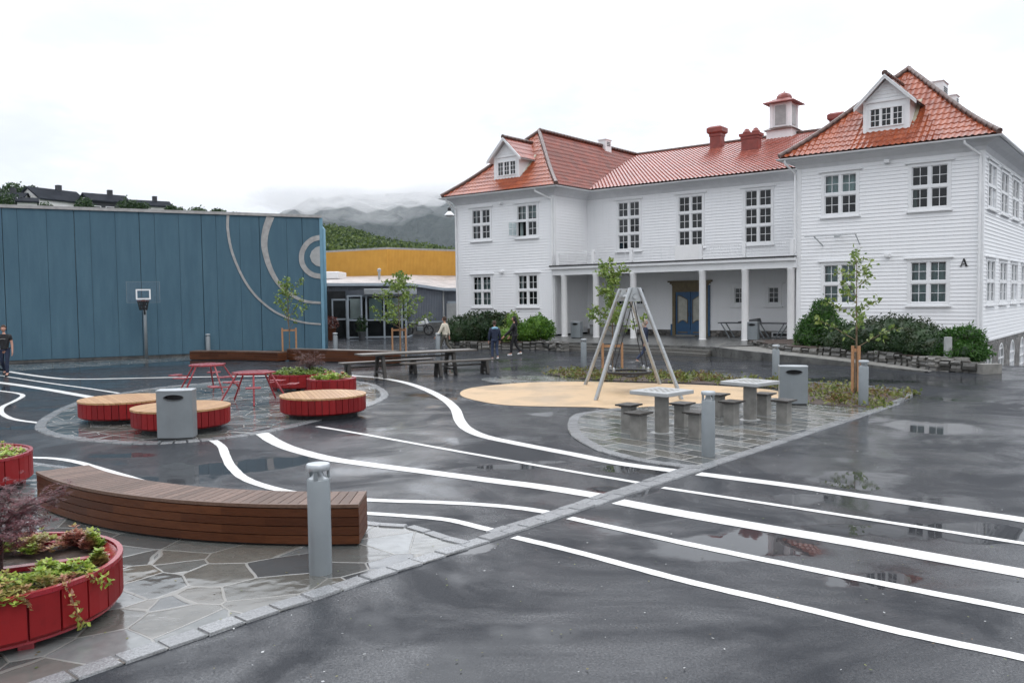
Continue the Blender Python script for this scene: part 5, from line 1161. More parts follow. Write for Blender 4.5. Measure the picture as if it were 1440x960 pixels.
# ================================================================== BOLLARD LAMPS
def bollard():
    t = thing('bollard_lamp', '', 'bollard', (0, 0, 0), 0, 'grey bollard lamps around the yard')
    MB().lathe([(.1, 0), (.1, .835), (.093, .845), (.088, .85)], 28).build('post', 'steel_grey', t, smooth=True, auto=40)
    MB().lathe([(.085, .848), (.05, .875), (.036, .91), (.036, .93)], 24).build('reflector', 'steel_light', t, smooth=True, auto=40)
    for k in range(3): s_ = MB(); a = k*2*PI/3+.5; s_.bar((.088*math.cos(a), .088*math.sin(a), .845), (.088*math.cos(a), .088*math.sin(a), .935), .035, .016, (math.cos(a), math.sin(a), 0)); s_.build('strut', 'steel_grey', t)
    MB().lathe([(.103, .925), (.106, .935), (.106, .965), (.098, .978), (.02, .985)], 28).build('cap', 'steel_light', t, smooth=True, auto=35)
    return t
b0 = bollard(); first = True
for px, py, lab in ((451, 806, 'large grey bollard lamp in the foreground before the curved bench'), (996, 641, 'grey bollard lamp by the kerb in front of the chess tables'), (1214, 570, 'grey bollard lamp next to the staked tree in the right bed'),
                    (1091, 533, 'grey bollard lamp behind the farther chess table near the ramp'), (821, 516, 'grey bollard lamp just left of the swing frame'), (293, 500, 'small grey bollard lamp against the blue hall behind the wooden wall'),
                    (472, 499, 'small bollard lamp right of the blue hall corner'), (616, 501, 'bollard lamp beside the person in the cream jacket')):
    if first: b0.location = at(px, py); b0['label'] = lab; first = False
    else: dup(b0, at(px, py), random.uniform(0, 1), lab)

# ================================================================== LITTER BINS
def bin_(px, py, rz, lab, wdt=.61, h=.88, face=1):
    p = at(px, py); t = thing('litter_bin', lab, 'litter bin', p, rz, 'grey steel litter bins')
    a = wdt/2; n = 10; poly = [(-a, -.13), ]+[(-a+2*a*i/n, -.13-.06*math.sin(PI*i/n)) for i in range(1, n)]+[(a, -.13), (a, .13)]+[(a-2*a*i/n, .13+.06*math.sin(PI*i/n)) for i in range(1, n)]+[(-a, .13)]
    bo = MB(); k = len(poly); bo.add([(x, y, .04) for x, y in poly]+[(x, y, h-.03-.05*(y+.19)/.38*0) for x, y in poly], [tuple(range(k))[::-1], tuple(range(k, 2*k))]+[(i, (i+1) % k, k+(i+1) % k, k+i) for i in range(k)])
    body = bo.build('body', 'steel_grey', t)
    c = MB(Matrix.Translation(Vector(p)) if False else None); e = 20; el = [(.17*math.cos(2*PI*i/e), h-.135+.052*math.sin(2*PI*i/e)) for i in range(e)]
    bw_ = body.matrix_world; body.parent = None
    c.add([(x, -.4, z) for x, z in el]+[(x, .05, z) for x, z in el], [tuple(range(e))[::-1], tuple(range(e, 2*e))]+[(i, (i+1) % e, e+(i+1) % e, e+i) for i in range(e)])
    cut(body, c); body.parent = t
    MB().prism([(x*.93, y*.7) for x, y in poly], 0, .04).build('base', 'steel_dark', t)
    MB().prism([(x*1.015, y*1.03) for x, y in poly], h-.03, h-.005).build('lid', 'steel_light', t, bevel=.006)
    MB().box(-.24, .24, -.08, .1, h-.3, h-.08).build('liner', 'black_void', t)
    lip = MB(); lip.tube([(x, -.135-.06*math.sin(PI*(x+a)/(2*a))-.004, z) for x, z in el[9:]+el[:2]], .007, 6); lip.build('slot_rim', 'steel_dark', t, smooth=True)
    return t
bin_(250, 616.5, R(5), 'grey litter bin at the edge of the round paving before the red bench')
bin_(1115, 568.5, R(-12), 'grey litter bin between the far chess table and the planted bed', .59, .86)
pb1 = bw(-7.35, -.35, TZ); t = bin_(812, 476, R(-35), 'grey litter bin by the first porch column on the left', .55, .85); t.location = at(811, 475.5, TZ)
t = bin_(1059, 476, R(-38), 'grey litter bin beside the folded tables in the porch', .5, .85); t.location = at(1059, 478.5, TZ-.0)

# ================================================================== ROUND RED SEATS AND PLANTERS
def redring(t, r_, z0, z1, nsl, thick=.035, gap=.012):
    for k in range(nsl):
        a0 = 2*PI*k/nsl+gap/r_/2; a1 = 2*PI*(k+1)/nsl-gap/r_/2; m_ = MB(); vs = []
        for a in (a0, (a0+a1)/2, a1):
            for rr, z in ((r_-thick, z0), (r_, z0+.03), (r_, z1), (r_-thick, z1)): vs.append((rr*math.cos(a), rr*math.sin(a), z))
        m_.add(vs, [(0, 1, 2, 3), (11, 10, 9, 8)]+[(4*i+j, 4*i+4+j, 4*i+4+(j+1) % 4, 4*i+(j+1) % 4) for i in range(2) for j in range(4)])
        yield m_
def red_seat(px, lab, rz):
    t = thing('round_bench', lab, 'bench', Vector((px[0], px[1], 0)), rz, 'round red benches with timber tops')
    al_ = MB()
    for m_ in redring(t, .88, .1, .42, 40):
        b = len(al_.v); al_.v += m_.v; al_.f += [[i+b for i in f] for f in m_.f]
    al_.build('red_cladding', 'red_wood', t)
    MB().lathe([(.70, .0), (.70, .1), (.84, .105), (.84, .40)], 32).build('plinth', 'black_void', t)
    tp = MB(); n = 19; w = 1.78/n
    for k in range(n):
        x0_ = -.89+k*w+.004; x1_ = -.89+(k+1)*w-.004; xm = (x0_+x1_)/2; h = math.sqrt(max(.0001, .89**2-min(.885, abs(xm))**2)); ha = math.sqrt(max(.001, .89**2-min(.885, abs(x0_))**2)); hb = math.sqrt(max(.001, .89**2-min(.885, abs(x1_))**2))
        tp.prism([(x0_, -ha), (xm, -h), (x1_, -hb), (x1_, hb), (xm, h), (x0_, ha)], .415, .45)
    tp.build('timber_top', 'plank_tan', t)
    return t
red_seat((-7.98, 17.2), 'round red bench with timber top farthest left, behind the one by the bin', R(35))
red_seat((-6.27, 15.78), 'round red bench with timber top standing right behind the grey bin', R(-10))
red_seat((-3.97, 17.5), 'round red bench with timber top in front of the two planters', R(20))
def planter(c, r_, h, lab, rz, nsl=24, z0=.1, part=True, soil=True):
    t = thing('round_planter', lab, 'planter', Vector((c[0], c[1], 0)), rz, 'round red slatted planters')
    al_ = MB()
    for m_ in redring(t, r_, z0, h, nsl, .03, .016):
        b = len(al_.v); al_.v += m_.v; al_.f += [[i+b for i in f] for f in m_.f]
    al_.build('red_cladding', 'red_wood', t)
    MB().lathe([(r_-.11, h-.02), (r_-.11, h+.012), (r_-.004, h+.012), (r_+.006, h+.004), (r_+.006, h-.02)], 48).build('rim', 'red_steel', t, smooth=True, auto=30) if False else None
    rm_ = MB(); vs = []; N_ = 48; prf = [(r_-.034, h-.05), (r_-.034, h+.012), (r_+.006, h+.012), (r_+.006, h-.02)]
    for i in range(N_):
        a = 2*PI*i/N_
        for rr, z in prf: vs.append((rr*math.cos(a), rr*math.sin(a), z))
    rm_.add(vs, [(4*i+j, 4*((i+1) % N_)+j, 4*((i+1) % N_)+(j+1) % 4, 4*i+(j+1) % 4) for i in range(N_) for j in range(4)]); rm_.build('rim', 'red_steel', t, smooth=True, auto=30)
    inn = MB(); vs = []; prf = [(r_-.036, h-.01), (r_-.10, h-.05), (r_-.10, h-.35), (r_-.036, h-.35)]
    for i in range(N_):
        a = 2*PI*i/N_
        for rr, z in prf: vs.append((rr*math.cos(a), rr*math.sin(a), z))
    inn.add(vs, [(4*i+j, 4*((i+1) % N_)+j, 4*((i+1) % N_)+(j+1) % 4, 4*i+(j+1) % 4) for i in range(N_) for j in range(4)]); inn.build('inner_band', 'red_steel', t, smooth=True, auto=30)
    MB().lathe([(r_-.14, z0-.02), (r_-.09, h-.075), (.02, h-.05)], 32).build('soil', 'soil', t)
    if part: MB().box(-r_+.09, r_-.09, -.035, .035, h-.25, h-.02).build('partition', 'red_steel', t)
    ft = MB()
    for k in range(4): a = k*PI/2+.4; ft.box(.8*r_*math.cos(a)-.05, .8*r_*math.cos(a)+.05, .8*r_*math.sin(a)-.05, .8*r_*math.sin(a)+.05, 0, z0+.02)
    for q in range(4):
        f_ = MB(); a = q*PI/2+.4; f_.box(.82*r_*math.cos(a)-.05, .82*r_*math.cos(a)+.05, .82*r_*math.sin(a)-.05, .82*r_*math.sin(a)+.05, 0, z0+.02); f_.build('foot', 'red_steel', t)
    return t
def sedum(c, spots, n, sz, lab, mat='leaf_sedum', trail=()):
    t = thing('sedum_plants', lab, 'plants', Vector((c[0], c[1], 0))); m_ = MB()
    for (x, y, z, r_) in spots:
        for _ in range(n):
            a = random.uniform(0, 2*PI); q = r_*math.sqrt(random.random()); p = Vector((x+q*math.cos(a), y+q*math.sin(a), z+.13*random.random()*(1.3-q/r_)))
            k = random.randint(4, 6); s_ = sz*random.uniform(.7, 1.25)     # rosette
            for j in range(k):
                b = 2*PI*j/k+random.random()*.6; d = Vector((math.cos(b), math.sin(b), random.uniform(.1, .9))).normalized(); w = Vector((-math.sin(b), math.cos(b), 0))
                m_.add([p, p+d*s_*.55-w*s_*.32, p+d*s_, p+d*s_*.55+w*s_*.32], [(0, 1, 2), (0, 2, 3)])
    for tr_ in trail:
        P = spline(tr_, 8)
        for p in P:
            for _ in range(2): leaves(m_, [p+Vector((random.gauss(0, .012), random.gauss(0, .012), random.gauss(0, .012)))], sz*.6)
        st = MB(); st.tube(P, .003, 4); st.build('stem', 'bark', t)
    m_.build('foliage', mat, t); return t
FC = (-3.98, 6.26); FR, FH = .915, .42
planter(FC, FR, FH, 'large round red planter with red maple in the left foreground', R(25), 26, .09)
def acer(c, z, h, r_, n, lab, mat, sz, seed, upto=1.0):
    random.seed(seed); t = thing('red_maple', lab, 'shrub', Vector((c[0], c[1], 0))); st = MB(); lm = MB()
    st.tube([(0, 0, z-.05), (.02, .0, z+h*.25), (-.01, .02, z+h*.45)], [.022, .018, .012], 6)
    for i in range(26):
        a = random.uniform(0, 2*PI); L = r_*random.uniform(.5, 1.1); zz = z+h*random.uniform(.2, .5); up = h*random.uniform(.0, .55)
        P = spline([(0, 0, zz), (math.cos(a)*L*.5, math.sin(a)*L*.5, zz+up*.8), (math.cos(a)*L, math.sin(a)*L, zz+up)], 6); st.tube(P, .004, 4)
        for q in P[3:]:
            for _ in range(max(1, int(n/26/10))):
                cc = q+Vector((random.gauss(0, .045), random.gauss(0, .045), random.gauss(0, .04)))*r_*1.6; k = 6; nb = random.uniform(0, 6)
                for j in range(k):   # deeply cut palmate leaf
                    b = nb+(j-2.5)*.5; d = Vector((math.cos(b), math.sin(b), random.uniform(-.5, .2))).normalized(); w = Vector((-math.sin(b), math.cos(b), 0))
                    lm.add([cc, cc+d*sz*.5-w*sz*.07, cc+d*sz, cc+d*sz*.5+w*sz*.07], [(0, 1, 2), (0, 2, 3)])
    st.build('stems', 'bark_dark', t); lm.build('foliage', mat, t)
acer((-3.90, 6.25), .36, .74, .50, 2300, 'dark red cut leaf maple growing in the foreground planter', 'leaf_acer', .055, 21)
random.seed(5)
def rimpt(a, r_=FR, h=FH): return (r_*math.cos(a), r_*math.sin(a), h)
sp_ = [(x*1.04, y*1.04, .375, r_) for x, y, r_ in ((.45, -.58, .2), (.56, -.36, .2), (.3, -.64, .2), (.32, -.4, .2), (.1, -.55, .25), (-.1, -.6, .25), (.70, -.14, .13), (.5, -.14, .12), (.08, .55, .17), (.26, .70, .10), (-.15, .6, .2), (.45, .6, .07), (.74, .12, .05), (-.4, -.5, .25), (-.4, .4, .25))]
def rp_(a, r_, z): return (r_*1.04*math.cos(a), r_*1.04*math.sin(a), z-.08)
trl = [[rp_(-.5, .86, .52), rp_(-.48, .92, .42), rp_(-.44, .93, .28), rp_(-.40, .93, .18)], [rp_(-.28, .86, .52), rp_(-.22, .92, .45), rp_(-.12, .94, .40)], [rp_(-.2, .86, .52), rp_(-.15, .92, .46)], [rp_(-.8, .86, .52), rp_(-.78, .92, .44)], [rp_(-1.0, .86, .52), rp_(-1.02, .92, .44)], [rp_(.95, .7, .5), rp_(.98, .84, .56)]]
sedum(FC, sp_, 125, .046, 'yellow green sedum with reddish tips spilling over the foreground planter', trail=trl)
planter((-7.25, 10.8), .88, .45, 'round red planter cut by the left picture edge', R(10), 24)
sedum((-7.25, 10.8), [(.55, -.1, .4, .3), (.3, -.45, .4, .3), (.35, .35, .4, .3), (0, 0, .4, .35), (-.3, -.3, .4, .3)], 60, .06, 'light green sedum in the planter at the left picture edge')
planter((-5.72, 22.75), .88, .45, 'wide round red planter behind the round bench with brown maple', R(0), 26)
sedum((-5.72, 22.75), [(x, y, .42, .28) for x, y in ((-.5, -.3), (-.1, -.5), (.3, -.4), (.55, 0), (-.5, .2), (0, 0), (.2, .4), (-.2, .5))], 60, .08, 'green leafy plants filling the wide planter behind the round bench', 'leaf_young')
acer((-5.55, 22.85), .42, .62, .5, 600, 'small brownish red maple growing in the wide far planter', 'leaf_acer_brown', .08, 9)
planter((-4.62, 21.35), .62, .42, 'smaller round red planter overlapping the wide planter', R(0), 22, part=False)
sedum((-4.62, 21.35), [(x, y, .4, .2) for x, y in ((-.3, -.1), (0, -.25), (.3, 0), (0, .2), (-.1, .05))], 55, .08, 'yellow and pink sedum in the smaller far planter')

# ================================================================== CURVED TIMBER BENCHES
def circle3(a, b, c):
    A = Matrix(((2*(b.x-a.x), 2*(b.y-a.y)), (2*(c.x-a.x), 2*(c.y-a.y)))); v = Vector((b.x**2+b.y**2-a.x**2-a.y**2, c.x**2+c.y**2-a.x**2-a.y**2)); q = A.inverted() @ v; cc = Vector((q.x, q.y, 0)); return cc, (cc-Vector((a.x, a.y, 0))).length
def curved_bench(pts, w, h, lab, name='curved_bench', slat=.1, rows=4, inner_side=True, grp='curved timber benches', topm='plank_top'):
    a, b, c = [Vector((p.x, p.y, 0)) for p in pts]; cc, rr = circle3(a, b, c)
    A0 = math.atan2(a.y-cc.y, a.x-cc.x); A1 = math.atan2(c.y-cc.y, c.x-cc.x)
    if A1-A0 > PI: A1 -= 2*PI
    if A0-A1 > PI: A1 += 2*PI
    rb = rr-w if inner_side else rr+w
    t = thing(name, lab, 'bench', Vector((b.x, b.y, 0)), 0, grp); o = Vector((cc.x-b.x, cc.y-b.y, 0))
    def P(an, r_, z): return o+Vector((r_*math.cos(an), r_*math.sin(an), z))
    L = abs(A1-A0)*rr; n = int(L/slat); tp = MB(); s0 = 1 if inner_side else -1
    for i in range(n):
        a0 = A0+(A1-A0)*(i+.04)/n; a1 = A0+(A1-A0)*(i+.96)/n; ro = rr+s0*.012-s0*.03; ri = rb-s0*.012
        vs = [P(a0, ro, h-.035), P(a1, ro, h-.035), P(a1, ri, h-.035), P(a0, ri, h-.035), P(a0, ro, h), P(a1, ro, h), P(a1, ri, h), P(a0, ri, h)]
        tp.add(vs, [(0, 3, 2, 1), (4, 5, 6, 7), (0, 1, 5, 4), (1, 2, 6, 5), (2, 3, 7, 6), (3, 0, 4, 7)])
    tp.build('seat_slats', topm, t)
    def band(r_, z0, z1, th, k=40, name_='front_cladding', mat='plank_brown', parts=5):
        m_ = MB(); hh = (z1-z0)/rows
        for q in range(rows):
            for s_ in range(parts):
                e = .5*(q % 2)/parts; f0 = max(0, (s_/parts)-e); f1 = min(1, (s_+1)/parts-e if s_ < parts-1 else 1); kk = max(2, int(k*(f1-f0))); vs = []
                for i in range(kk+1):
                    an = A0+(A1-A0)*(f0+(f1-f0)*i/kk)
                    for dr_, z in ((0, z0+hh*q+.004), (th, z0+hh*q+.004), (th, z0+hh*(q+1)-.004), (0, z0+hh*(q+1)-.004)): vs.append(P(an, r_+s0*(dr_-th), z))
                m_.add(vs, [(4*i+j, 4*i+4+j, 4*i+4+(j+1) % 4, 4*i+(j+1) % 4) for i in range(kk) for j in range(4)]+[(0, 1, 2, 3), (4*kk+3, 4*kk+2, 4*kk+1, 4*kk)])
        return m_.build(name_, mat, t)
    band(rr, .03, h-.037, .03); band(rb-s0*-.03 if False else rb+s0*.03, .03, h-.037, .03, name_='back_cladding')
    for an, nm in ((A0, 'end_panel'), (A1, 'end_panel')):
        m_ = MB(); hh = (h-.067)/rows; e = (A1-A0)/abs(A1-A0)*.03/rr*(1 if an == A0 else -1)
        for q in range(rows):
            z0, z1 = .03+hh*q+.004, .03+hh*(q+1)-.004; ro, ri = rr-s0*.032, rb+s0*.032
            m_.add([P(an, ro, z0), P(an, ri, z0), P(an, ri, z1), P(an, ro, z1), P(an+e, ro, z0), P(an+e, ri, z0), P(an+e, ri, z1), P(an+e, ro, z1)], [(0, 1, 2, 3), (7, 6, 5, 4), (0, 4, 5, 1), (2, 6, 7, 3), (1, 5, 6, 2), (0, 3, 7, 4)])
        m_.build(nm, 'plank_brown', t)
    tm = MB(); vs = []; K = 50
    for i in range(K+1):
        an = A0+(A1-A0)*i/K
        for dr_, z in ((-.028, h-.03), (.006, h-.03), (.006, h+.003), (-.028, h+.003)): vs.append(P(an, rr+s0*dr_, z))
    tm.add(vs, [(4*i+j, 4*i+4+j, 4*i+4+(j+1) % 4, 4*i+(j+1) % 4) for i in range(K) for j in range(4)]+[(0, 1, 2, 3), (4*K+3, 4*K+2, 4*K+1, 4*K)]); tm.build('edge_strip', 'plank_top', t)
    cr_ = MB(); vs = []
    for i in range(K+1):
        an = A0+(A1-A0)*(.01+.98*i/K)
        for r_, z in ((rr-s0*.05, 0), (rr-s0*.05, h-.05), (rb+s0*.05, h-.05), (rb+s0*.05, 0)): vs.append(P(an, r_, z))
    cr_.add(vs, [(4*i+j, 4*i+4+j, 4*i+4+(j+1) % 4, 4*i+(j+1) % 4) for i in range(K) for j in range(4)]); cr_.build('base_frame', 'black_void', t)
    return t
curved_bench([Vector((-5.66, 9.86, 0)), Vector((-3.38, 8.34, 0)), Vector((-1.51, 8.06, 0))], .56, .42, 'large brown curved bench in the foreground behind the grey bollard')
curved_bench([at(276, 505), at(338, 505.5), at(404, 507.5)], .5, .38, 'far curved timber bench nearest the blue hall, left segment', slat=.12, rows=3)
curved_bench([at(404, 507), at(474, 509.5), at(552, 512)], .55, .48, 'far curved timber bench, taller right segment before the young tree', slat=.12, rows=3, topm='plank_grey')

# ================================================================== RED STEEL PICNIC TABLES
def red_table(c, rz, lab):
    t = thing('picnic_table', lab, 'table', Vector((c[0], c[1], 0)), rz, 'red steel picnic tables'); n = 5
    MB().lathe([(.46, .70), (.5, .705), (.5, .74), (.49, .745)], 6).build('table_top', 'red_steel', t)
    for k in range(n):
        a = 2*PI*k/n; d = Vector((math.cos(a), math.sin(a), 0)); w = Vector((-d.y, d.x, 0))
        l_ = MB(); l_.tube([d*.40+Vector((0, 0, .70)), d*.82+Vector((0, 0, .02))], .022, 8); l_.tube([d*.55+Vector((0, 0, .42)), d*.86+Vector((0, 0, .42))], .016, 6); l_.build('leg', 'red_steel', t, smooth=True, auto=40)
        s_ = MB(); c_ = d*.93+Vector((0, 0, .43)); q = []
        for sx, sy in ((-1, -1), (1, -1), (1, 1), (-1, 1)): q.append(c_+d*.11*sx+w*.17*sy)
        s_.add(q+[p+Vector((0, 0, .03)) for p in q], [(0, 3, 2, 1), (4, 5, 6, 7), (0, 1, 5, 4), (1, 2, 6, 5), (2, 3, 7, 6), (3, 0, 4, 7)]); s_.build('seat', 'red_steel', t, bevel=.01)
    return t
red_table((-8.18, 22.46), R(100), 'red steel picnic table with plate seats, the farther left one')
red_table((-6.13, 19.83), R(70), 'red steel picnic table with plate seats, nearer the planters')

# ================================================================== LONG DARK TABLE AND BENCHES
PDIR = R(30); pd = Vector((math.cos(PDIR), math.sin(PDIR), 0)); pn = Vector((-pd.y, pd.x, 0)); PT = Vector((-3.0, 26.5, 0))
def trestle(name, c, L, W_, h, lab, cat, nb, spread, legs):
    t = thing(name, lab, cat, c, PDIR, 'dark timber tables and benches by the terrace'); tp = MB(); w = W_/nb
    for k in range(nb): tp.box(-L/2, L/2, -W_/2+k*w+.006, -W_/2+(k+1)*w-.006, h-.05, h)
    tp.build('seat' if cat == 'bench' else 'table_top', 'plank_grey', t, bevel=.005)
    for x in legs:
        for s_ in (-1, 1):
            l_ = MB(); l_.bar((x, s_*W_*.28, h-.05), (x, s_*(W_*.28+spread), 0), .12, .09, (1, 0, 0)); l_.build('leg', 'plank_dark', t)
        r_ = MB(); r_.bar((x, -W_*.28-spread*.75, h*.22), (x, W_*.28+spread*.75, h*.22), .08, .06); r_.build('crosspiece', 'plank_dark', t); r_ = MB(); r_.bar((x, -W_*.38, h-.10), (x, W_*.38, h-.10), .1, .08); r_.build('crosspiece', 'plank_dark', t)
    MB().box(legs[0], legs[-1], -.03, .03, h-.19, h-.14).build('rail', 'plank_dark', t)
trestle('trestle_table', PT, 3.9, .75, .76, 'long dark timber table on splayed legs', 'table', 5, .18, (-1.25, 1.15))
trestle('trestle_bench', PT+pd*-.75+pn*.72, 3.1, .36, .47, 'dark timber bench behind the long table', 'bench', 3, .1, (-1.3, .9))
trestle('trestle_bench', PT+pd*.75-pn*.68, 3.1, .36, .47, 'dark timber bench in front of the long table', 'bench', 3, .1, (-.35, 1.3))

# ================================================================== SWING
SWF = [Vector((1.94, 19.5, 0)), Vector((3.93, 19.42, 0)), Vector((2.0, 22.97, 0)), Vector((4.04, 22.92, 0))]
SW = thing('basket_swing', 'silver steel basket swing with four splayed legs and round net seat', 'swing', Vector((2.97, 21.2, 0)))
o = SW.location
an_ = Vector((2.9, 19.75, 2.62)); af = Vector((3.02, 22.6, 2.62))
for i, (f_, ap, sx) in enumerate(((SWF[0], an_, -1), (SWF[1], an_, 1), (SWF[2], af, -1), (SWF[3], af, 1))):
    MB().tube([Vector((f_.x, f_.y, 0))-o, ap+Vector((sx*.1, 0, -.02))-o], .05, 12).build('leg', 'galvanised', SW, smooth=True, auto=40)
MB().tube([an_-o+Vector((0, -.1, -.22)), af-o+Vector((0, .1, -.22))], .055, 12).build('crossbar', 'galvanised', SW, smooth=True, auto=40)
for ap in (an_, af):
    q = ap-o; m_ = MB(); pr_ = [(-.12, .0), (.12, .0), (.21, -.33), (-.21, -.33)]
    m_.add([(q.x+x, q.y-.012, q.z+z) for x, z in pr_]+[(q.x+x, q.y+.012, q.z+z) for x, z in pr_], [(0, 3, 2, 1), (4, 5, 6, 7)]+[(i, (i+1) % 4, 4+(i+1) % 4, 4+i) for i in range(4)]); pl0 = m_.build('bracket_plate', 'galvanised', SW)
    hb = MB(); hb.tube([(q.x, q.y-.02, q.z-.2), (q.x, q.y+.02, q.z-.2)], .045, 12); hb.build('axle_hole', 'black_void', pl0)
rg = MB(); N_ = 28; cz = .50; vs = []
for i in range(N_):
    a = 2*PI*i/N_
    for j in range(8): b = 2*PI*j/8; rr = .56+.035*math.cos(b); vs.append((rr*math.cos(a), .1+rr*math.sin(a), cz+.035*math.sin(b)))
rg.add(vs, [(i*8+j, ((i+1) % N_)*8+j, ((i+1) % N_)*8+(j+1) % 8, i*8+(j+1) % 8) for i in range(N_) for j in range(8)]); bs = rg.build('basket_ring', 'rope_black', SW, smooth=True)
nt_ = MB()
for k in range(-5, 6):
    h = math.sqrt(.56**2-(k*.1)**2); P = [(k*.1, .1-h+2*h*i/8, cz-.10*(1-((i-4)/4)**2)) for i in range(9)]; nt_.tube(P, .01, 4); P = [(-h+2*h*i/8, .1+k*.1, cz-.10*(1-((i-4)/4)**2)) for i in range(9)]; nt_.tube(P, .01, 4)
nt_.build('net', 'rope_black', bs)
for a in (.7, 2.44, 3.84, 5.58):
    x, y = .56*math.cos(a), .1+.56*math.sin(a); hang = Vector((0.06, .45 if math.sin(a) > 0 else -.35, 2.36))
    MB().tube([(x, y, cz+.03), hang], .013, 6).build('rope', 'rope_black', SW); c_ = MB(); c_.lathe([(.02, -.05), (.035, -.03), (.035, .05), (.015, .08)], 8, (x, y, cz+.06)); c_.build('shackle', 'galvanised', SW)

# ================================================================== CHESS TABLES AND STOOLS
def chess(c, rz, lab):
    t = thing('chess_table', lab, 'table', Vector((c[0], c[1], 0)), rz, 'square concrete chess tables')
    tp = MB().box(-.4, .4, -.4, .4, .69, .76).build('table_top', 'concrete_light', t, bevel=.012)
    cb_ = MB()
    for i in range(8):
        for j in range(8):
            if (i+j) % 2 == 0: x = -.26+i*.065; y = -.26+j*.065; cb_.box(x+.002, x+.063, y+.002, y+.063, .758, .7615)
    cb_.build('chessboard', 'concrete', tp)
    oct_ = [(.13*math.cos(2*PI*i/8+PI/8), .13*math.sin(2*PI*i/8+PI/8)) for i in range(8)]
    MB().prism(oct_, 0, .69).build('pillar', 'concrete', t, bevel=.01); MB().lathe([(.2, 0), (.2, .012), (.14, .02)], 20).build('base_plate', 'concrete_light', t)
def stool(p, rz, lab):
    t = thing('stool', lab, 'stool', Vector((p[0], p[1], 0)), rz, 'concrete stools with slatted seats round the chess tables')
    sl_ = MB()
    for k in range(4): sl_.box(-.2+k*.1+.004, -.2+(k+1)*.1-.004, -.17, .17, .42, .45)
    sl_.build('seat', 'plank_dark', t); MB().box(-.1, .1, -.11, .11, 0, .405).build('pillar', 'concrete', t, bevel=.012); MB().box(-.13, .13, -.13, .13, .4, .42).build('bracket', 'steel_dark', t)
T1, T2 = (2.62, 14.68), (4.57, 16.08)
chess(T1, R(43), 'square chess table nearest the camera'); chess(T2, R(41), 'square chess table farther right beside the bin')
for p, l in (((2.12, 15.25), 'stool behind left of the nearer chess table'), ((2.13, 14.15), 'stool front left of the nearer chess table'), ((3.11, 15.34), 'stool behind right of the nearer chess table'), ((3.12, 14.15), 'stool front right of the nearer chess table, partly hidden by the bollard'),
             ((4.10, 16.68), 'stool behind left of the farther chess table'), ((4.07, 15.52), 'stool front left of the farther chess table'), ((5.03, 16.70), 'stool behind right of the farther chess table'), ((5.07, 15.6), 'stool front right of the farther chess table')):
    stool(p, R(45)+random.uniform(-.05, .05), l)

# ================================================================== BASKETBALL HOOP
hp = at(206, 504); HB = thing('basketball_hoop', 'basketball hoop with clear backboard on a grey post before the blue hall', 'basketball hoop', hp, R(20))
MB().tube([(0, 0, 0), (0, 0, 2.58)], .07, 14).build('post', 'steel_grey', HB, smooth=True); MB().tube([(.0, -.03, 1.9), (0, -.55, 2.44)], .04, 8).build('brace', 'steel_dark', HB)
MB().bar((0, 0, 2.5), (0, -.6, 2.5), .1, .1).build('arm', 'steel_dark', HB)
bbz = 2.47; bd = MB().box(-.64, .64, -.62, -.60, bbz-.05, bbz+.82).build('backboard', 'clear_plate', HB)
ed = MB()
for a, b, c_, d_ in ((-.65, .65, bbz-.06, bbz-.05), (-.65, .65, bbz+.82, bbz+.83)): ed.box(a, b, -.625, -.595, c_, d_)
for a, b in ((-.65, -.64), (.64, .65)): ed.box(a, b, -.625, -.595, bbz-.05, bbz+.82)
ed.build('edge_frame', 'steel_grey', bd)
sq = MB(); sq.box(-.29, .29, -.632, -.622, bbz+.07, bbz+.13); sq.box(-.29, .29, -.632, -.622, bbz+.45, bbz+.51); sq.box(-.29, -.23, -.632, -.622, bbz+.13, bbz+.45); sq.box(.23, .29, -.632, -.622, bbz+.13, bbz+.45); sq.build('target_square', 'trim_white', bd)
rg = MB(); vs = []; N_ = 24
for i in range(N_):
    a = 2*PI*i/N_
    for j in range(6): b = 2*PI*j/6; rr = .225+.012*math.cos(b); vs.append((rr*math.cos(a), -.86+rr*math.sin(a), bbz+.02+.012*math.sin(b)))
rg.add(vs, [(i*6+j, ((i+1) % N_)*6+j, ((i+1) % N_)*6+(j+1) % 6, i*6+(j+1) % 6) for i in range(N_) for j in range(6)]); ri = rg.build('rim', 'red_chimney', HB, smooth=True)
ne = MB()
for i in range(14):
    a = 2*PI*i/14
    for s_ in (-1, 1): P = [(.225*(1-.35*t)*math.cos(a+s_*t*.7), -.86+.225*(1-.35*t)*math.sin(a+s_*t*.7), bbz+.02-.4*t) for t in (0, .33, .66, 1)]; ne.tube(P, .011, 4)
ne.build('net', 'rope_black', ri)

# ================================================================== PORCH FURNITURE
def folded(lx, ly, L, lab, dz=0., rz=0.):
    p = bw(lx, ly, TZ+dz); t = thing('folding_table', lab, 'table', p, YAW+rz, 'dark tables in the porch')
    MB().box(-L/2, L/2, -.35, .35, .70, .75).build('table_top', 'steel_dark', t, bevel=.01)
    for s_ in (-1, 1):
        for y in (-.28, .28): MB().bar((s_*L*.15, y, 0), (s_*L*.42, y, .7), .045, .045).build('leg', 'steel_grey', t)
folded(.9, 1.9, 1.7, 'dark table with crossed legs standing in the porch, left one'); folded(2.65, 1.8, 1.6, 'dark table with crossed legs standing in the porch, right one')
p = bw(1.5, 1.95, TZ+.752); tw_ = MB(); tw_.add([(-.5, -.25, 0), (.5, -.25, 0), (.5, .25, 0), (-.5, .25, 0), (-.5, -.2, .04), (.45, -.2, .2), (.45, .2, .2), (-.5, .2, .04)], [(0, 3, 2, 1), (4, 5, 6, 7), (0, 1, 5, 4), (1, 2, 6, 5), (2, 3, 7, 6), (3, 0, 4, 7)])
